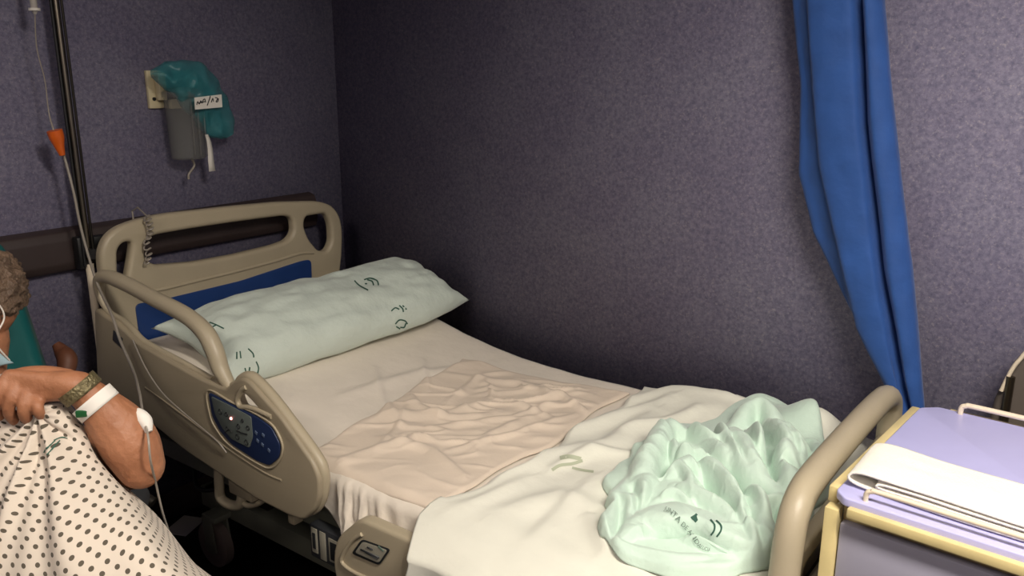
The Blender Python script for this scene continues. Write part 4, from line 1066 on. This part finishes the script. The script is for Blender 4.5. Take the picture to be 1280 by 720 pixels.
rm = tmp.modifiers.new('r', 'REMESH'); rm.mode = 'VOXEL'; rm.voxel_size = .0032
sm = tmp.modifiers.new('s', 'SMOOTH'); sm.iterations = 4; sm.factor = .5
dg = DG(); dg.update(); me2 = bpy.data.meshes.new_from_object(tmp.evaluated_get(dg)); bpy.data.objects.remove(tmp)
me2.materials.clear()
body_o = link('body', me2, M['skin'], per)
# hair: curly cap
V = []; nu_, nv_ = 96, 60
def hairf(u, v):
    th2 = 2*PI*u; ph = PI*(.02+.66*v)
    d_ = Vector((math.sin(ph)*math.cos(th2), math.sin(ph)*math.sin(th2), math.cos(ph)))
    r = 1+.10*nz(d_.x*5, d_.y*5, d_.z*5)+.07*nz(d_.x*13, d_.y*13, d_.z*13)
    lim = 1 if d_.x < .35 else max(0, 1)
    x, y, z = d_.x*.102*r, d_.y*.082*r, d_.z*.092*r
    if d_.x > .35 and z < .042: z = .042; x *= .80; y *= .85
    return Hh(x-.012, y, z+.032)
hr = link('hair', grid_mesh('hair', hairf, nu_, nv_, close_u=True), M['hair'], per)
# mask shell over nose, mouth and chin
def maskf(u, v):
    a_ = (u-.5)*2; s_ = a_*.083; f_ = .122-.102*abs(a_)**2.6; u_ = .006+.046*abs(a_)*(1-v)-.112*v; s_ *= 1-.16*v
    pl_ = .003*math.sin(v*PI*7)*(1-abs(a_)**4)
    f_ += -.03*(v-.35)**2*4*(1 if v > .35 else .6)+pl_
    return Hh(f_-.004, s_, u_-.002)
mk = link('face_mask', grid_mesh('mask', maskf, 30, 40), M['mask'], per); solid(mk, .002, 1)
for s in (-1, 1):
    tube('ear_loop', [maskf(.5+s*.5, .04), Hh(.01, s*.084, .022), Hh(-.012, s*.084, .022), Hh(-.022, s*.084, -.01), Hh(.0, s*.082, -.05), maskf(.5+s*.5, .95)], .0016, M['white'], mk, seg=6)
for s in (-1, 1):
    bm = bmesh.new(); bmesh.ops.create_uvsphere(bm, u_segments=14, v_segments=10, radius=.0115, matrix=Matrix.Translation(Hh(.0705, s*.030, .020)))
    me = bpy.data.meshes.new('eye'); bm.to_mesh(me); bm.free(); e_ = link('eye', me, M['white'], per); box('pupil', Hh(.0815, s*.030, .020), (.003, .008, .008), M['keyblack'], e_, rot=RH, bev=.001)
# gown: control grid of cloth points, Catmull-Rom in both directions
G = [[W(-.20, -.26, .86), W(-.17, -.15, .95), dp(-15, 474, 1.60), dp(14, 462, 1.56), dp(50, 468, 1.56), dp(80, 500, 1.60), dp(105, 540, 1.62)],
     [W(-.12, -.27, .84), dp(-60, 500, 1.50), dp(-12, 505, 1.44), dp(22, 505, 1.41), dp(58, 504, 1.395), dp(86, 508, 1.42), dp(104, 545, 1.50)],
     [W(-.04, -.28, .80), dp(-62, 535, 1.44), dp(-12, 530, 1.385), dp(25, 522, 1.375), dp(58, 510, 1.36), dp(90, 518, 1.385), dp(108, 545, 1.45)],
     [W(.0, -.28, .76), dp(-70, 580, 1.42), dp(-12, 575, 1.345), dp(32, 565, 1.335), dp(78, 560, 1.33), dp(112, 568, 1.355), dp(136, 590, 1.45)],
     [W(.06, -.29, .72), dp(-80, 650, 1.36), dp(-10, 640, 1.29), dp(48, 630, 1.27), dp(108, 622, 1.275), dp(158, 626, 1.32), dp(196, 640, 1.44)],
     [W(.14, -.29, .68), dp(-90, 725, 1.32), dp(-10, 720, 1.25), dp(62, 712, 1.22), dp(132, 700, 1.22), dp(198, 690, 1.26), dp(240, 700, 1.42)],
     [W(.26, -.27, .63), dp(-100, 815, 1.30), dp(-5, 815, 1.24), dp(80, 805, 1.21), dp(165, 795, 1.22), dp(250, 780, 1.27), dp(295, 775, 1.42)],
     [W(.40, -.26, .60), W(.38, -.20, .67), W(.37, -.10, .70), W(.37, .0, .68), W(.36, .10, .69), W(.34, .21, .65), W(.33, .27, .56)],
     [W(.49, -.26, .50), W(.50, -.20, .56), W(.51, -.10, .60), W(.51, .0, .58), W(.51, .10, .60), W(.50, .20, .54), W(.44, .27, .46)],
     [W(.50, -.26, .34), W(.53, -.20, .36), W(.55, -.10, .36), W(.54, .0, .36), W(.55, .10, .36), W(.53, .20, .34), W(.46, .27, .33)]]
rowsd = [catmull(r, 22) for r in G]
colsd = list(zip(*rowsd)); colsd = [catmull(list(c), 18) for c in colsd]
nc, nr = len(colsd), len(colsd[0])
# fold displacement towards the camera, radiating from the clenched hand
Vg = []; arcu = np.zeros((nr, nc)); arcv = np.zeros((nr, nc))
for j in range(nr):
    for i in range(nc):
        p = colsd[i][j]
        if i: arcu[j, i] = arcu[j, i-1]+(p-colsd[i-1][j]).length
        if j: arcv[j, i] = arcv[j-1, i]+(p-colsd[i][j-1]).length
arcu -= arcu[:, nc//2][:, None]
hc = dp(50, 512, 1.37)
for j in range(nr):
    for i in range(nc):
        p = colsd[i][j].copy(); u_ = i/(nc-1)
        d_ = p-hc; dist = d_.length
        ang = math.atan2(d_.dot(Vector((HR[0], HR[1], 0))), -d_.z+.0001)
        k_ = math.exp(-dist*3.2)*min(1, dist*12)
        amp = .011*math.sin(ang*9+1.2)+.007*math.sin(ang*17+dist*9)
        p -= Vector((HF[0], HF[1], -.3))*(amp*k_*1.3+.006*nz(p.x*9, p.y*9, p.z*9)+.012*nz(p.x*4, p.y*4, p.z*4+5))
        Vg.append(p)
Fc = [(j*nc+i, j*nc+i+1, (j+1)*nc+i+1, (j+1)*nc+i) for j in range(nr-1) for i in range(nc-1)]
gm = pmesh('gown', Vg, Fc); uvl = gm.uv_layers.new(name='UVMap'); uvd = []
for f in Fc:
    for vi in f:
        j, i = divmod(vi, nc); uvd += [arcu[j, i], arcv[j, i]]
uvl.data.foreach_set('uv', uvd)
gw = link('gown', gm, M['gown'], per); solid(gw, .002, 0)
GB = bvh_of(gw)
ink('printed_mark', GB, [([(55, 567), (62, 558), (68, 552)], 1.6), ([(60, 569), (66, 560), (74, 552)], 1.6), ([(66, 552), (76, 548), (84, 549)], 1.4), ([(64, 564), (70, 556)], 1.4)], M['ink'], gw, lift=.003)
# wristband, bracelet, dressing
def band(name, p0, p1, rx, wd, m, th=.0012, thick=.0015):
    a = p0; ax_ = (p1-p0).normalized()
    up_ = Vector((0, 0, 1)); x_ = (up_-ax_*up_.dot(ax_)).normalized(); y_ = ax_.cross(x_)
    V = []; ns = 40
    for k in range(5):
        for i in range(ns):
            q_ = 2*PI*i/ns; V.append(a+ax_*(wd*(k/4-.5))+(x_*math.cos(q_)+y_*math.sin(q_))*rx)
    Fc = [(k*ns+i, k*ns+(i+1) % ns, (k+1)*ns+(i+1) % ns, (k+1)*ns+i) for k in range(4) for i in range(ns)]
    o = link(name, pmesh(name, V, Fc), m, per); solid(o, thick, 1); return o
wb = band('wristband', dp(120, 504, 1.383), dp(132, 516, 1.387), .0345, .022, M['white']); wb['label'] = 'white hospital wristband'
br = band('bracelet', dp(100, 486, 1.372), dp(112, 498, 1.378), .0305, .020, M['bracelet'], thick=.003)
br['label'] = 'gold-coloured watch bracelet'
box('bracelet_clasp', dp(103, 517, 1.35), (.020, .006, .012), M['greenclasp'], br, rot=Matrix.Rotation(YA, 3, 'Z'), bev=.002)['label'] = 'dark green clasp'
tube('tape_dressing', [dp(158, 518, 1.41), dp(170, 517, 1.405), dp(181, 526, 1.395), dp(186, 540, 1.39)], .008, M['white'], per, seg=10, radii=[.004, .010, .012, .006])

# white card on the floor under the bed
q = at(222, 655, 'z', .003)
o = box('paper_card', (.10, -.89, .0015), (.09, .12, .003), M['white'], None, rot=Matrix.Rotation(.4, 3, 'Z'), bev=.0005); tag(o, 'small white card lying on the floor under the bed', 'card')
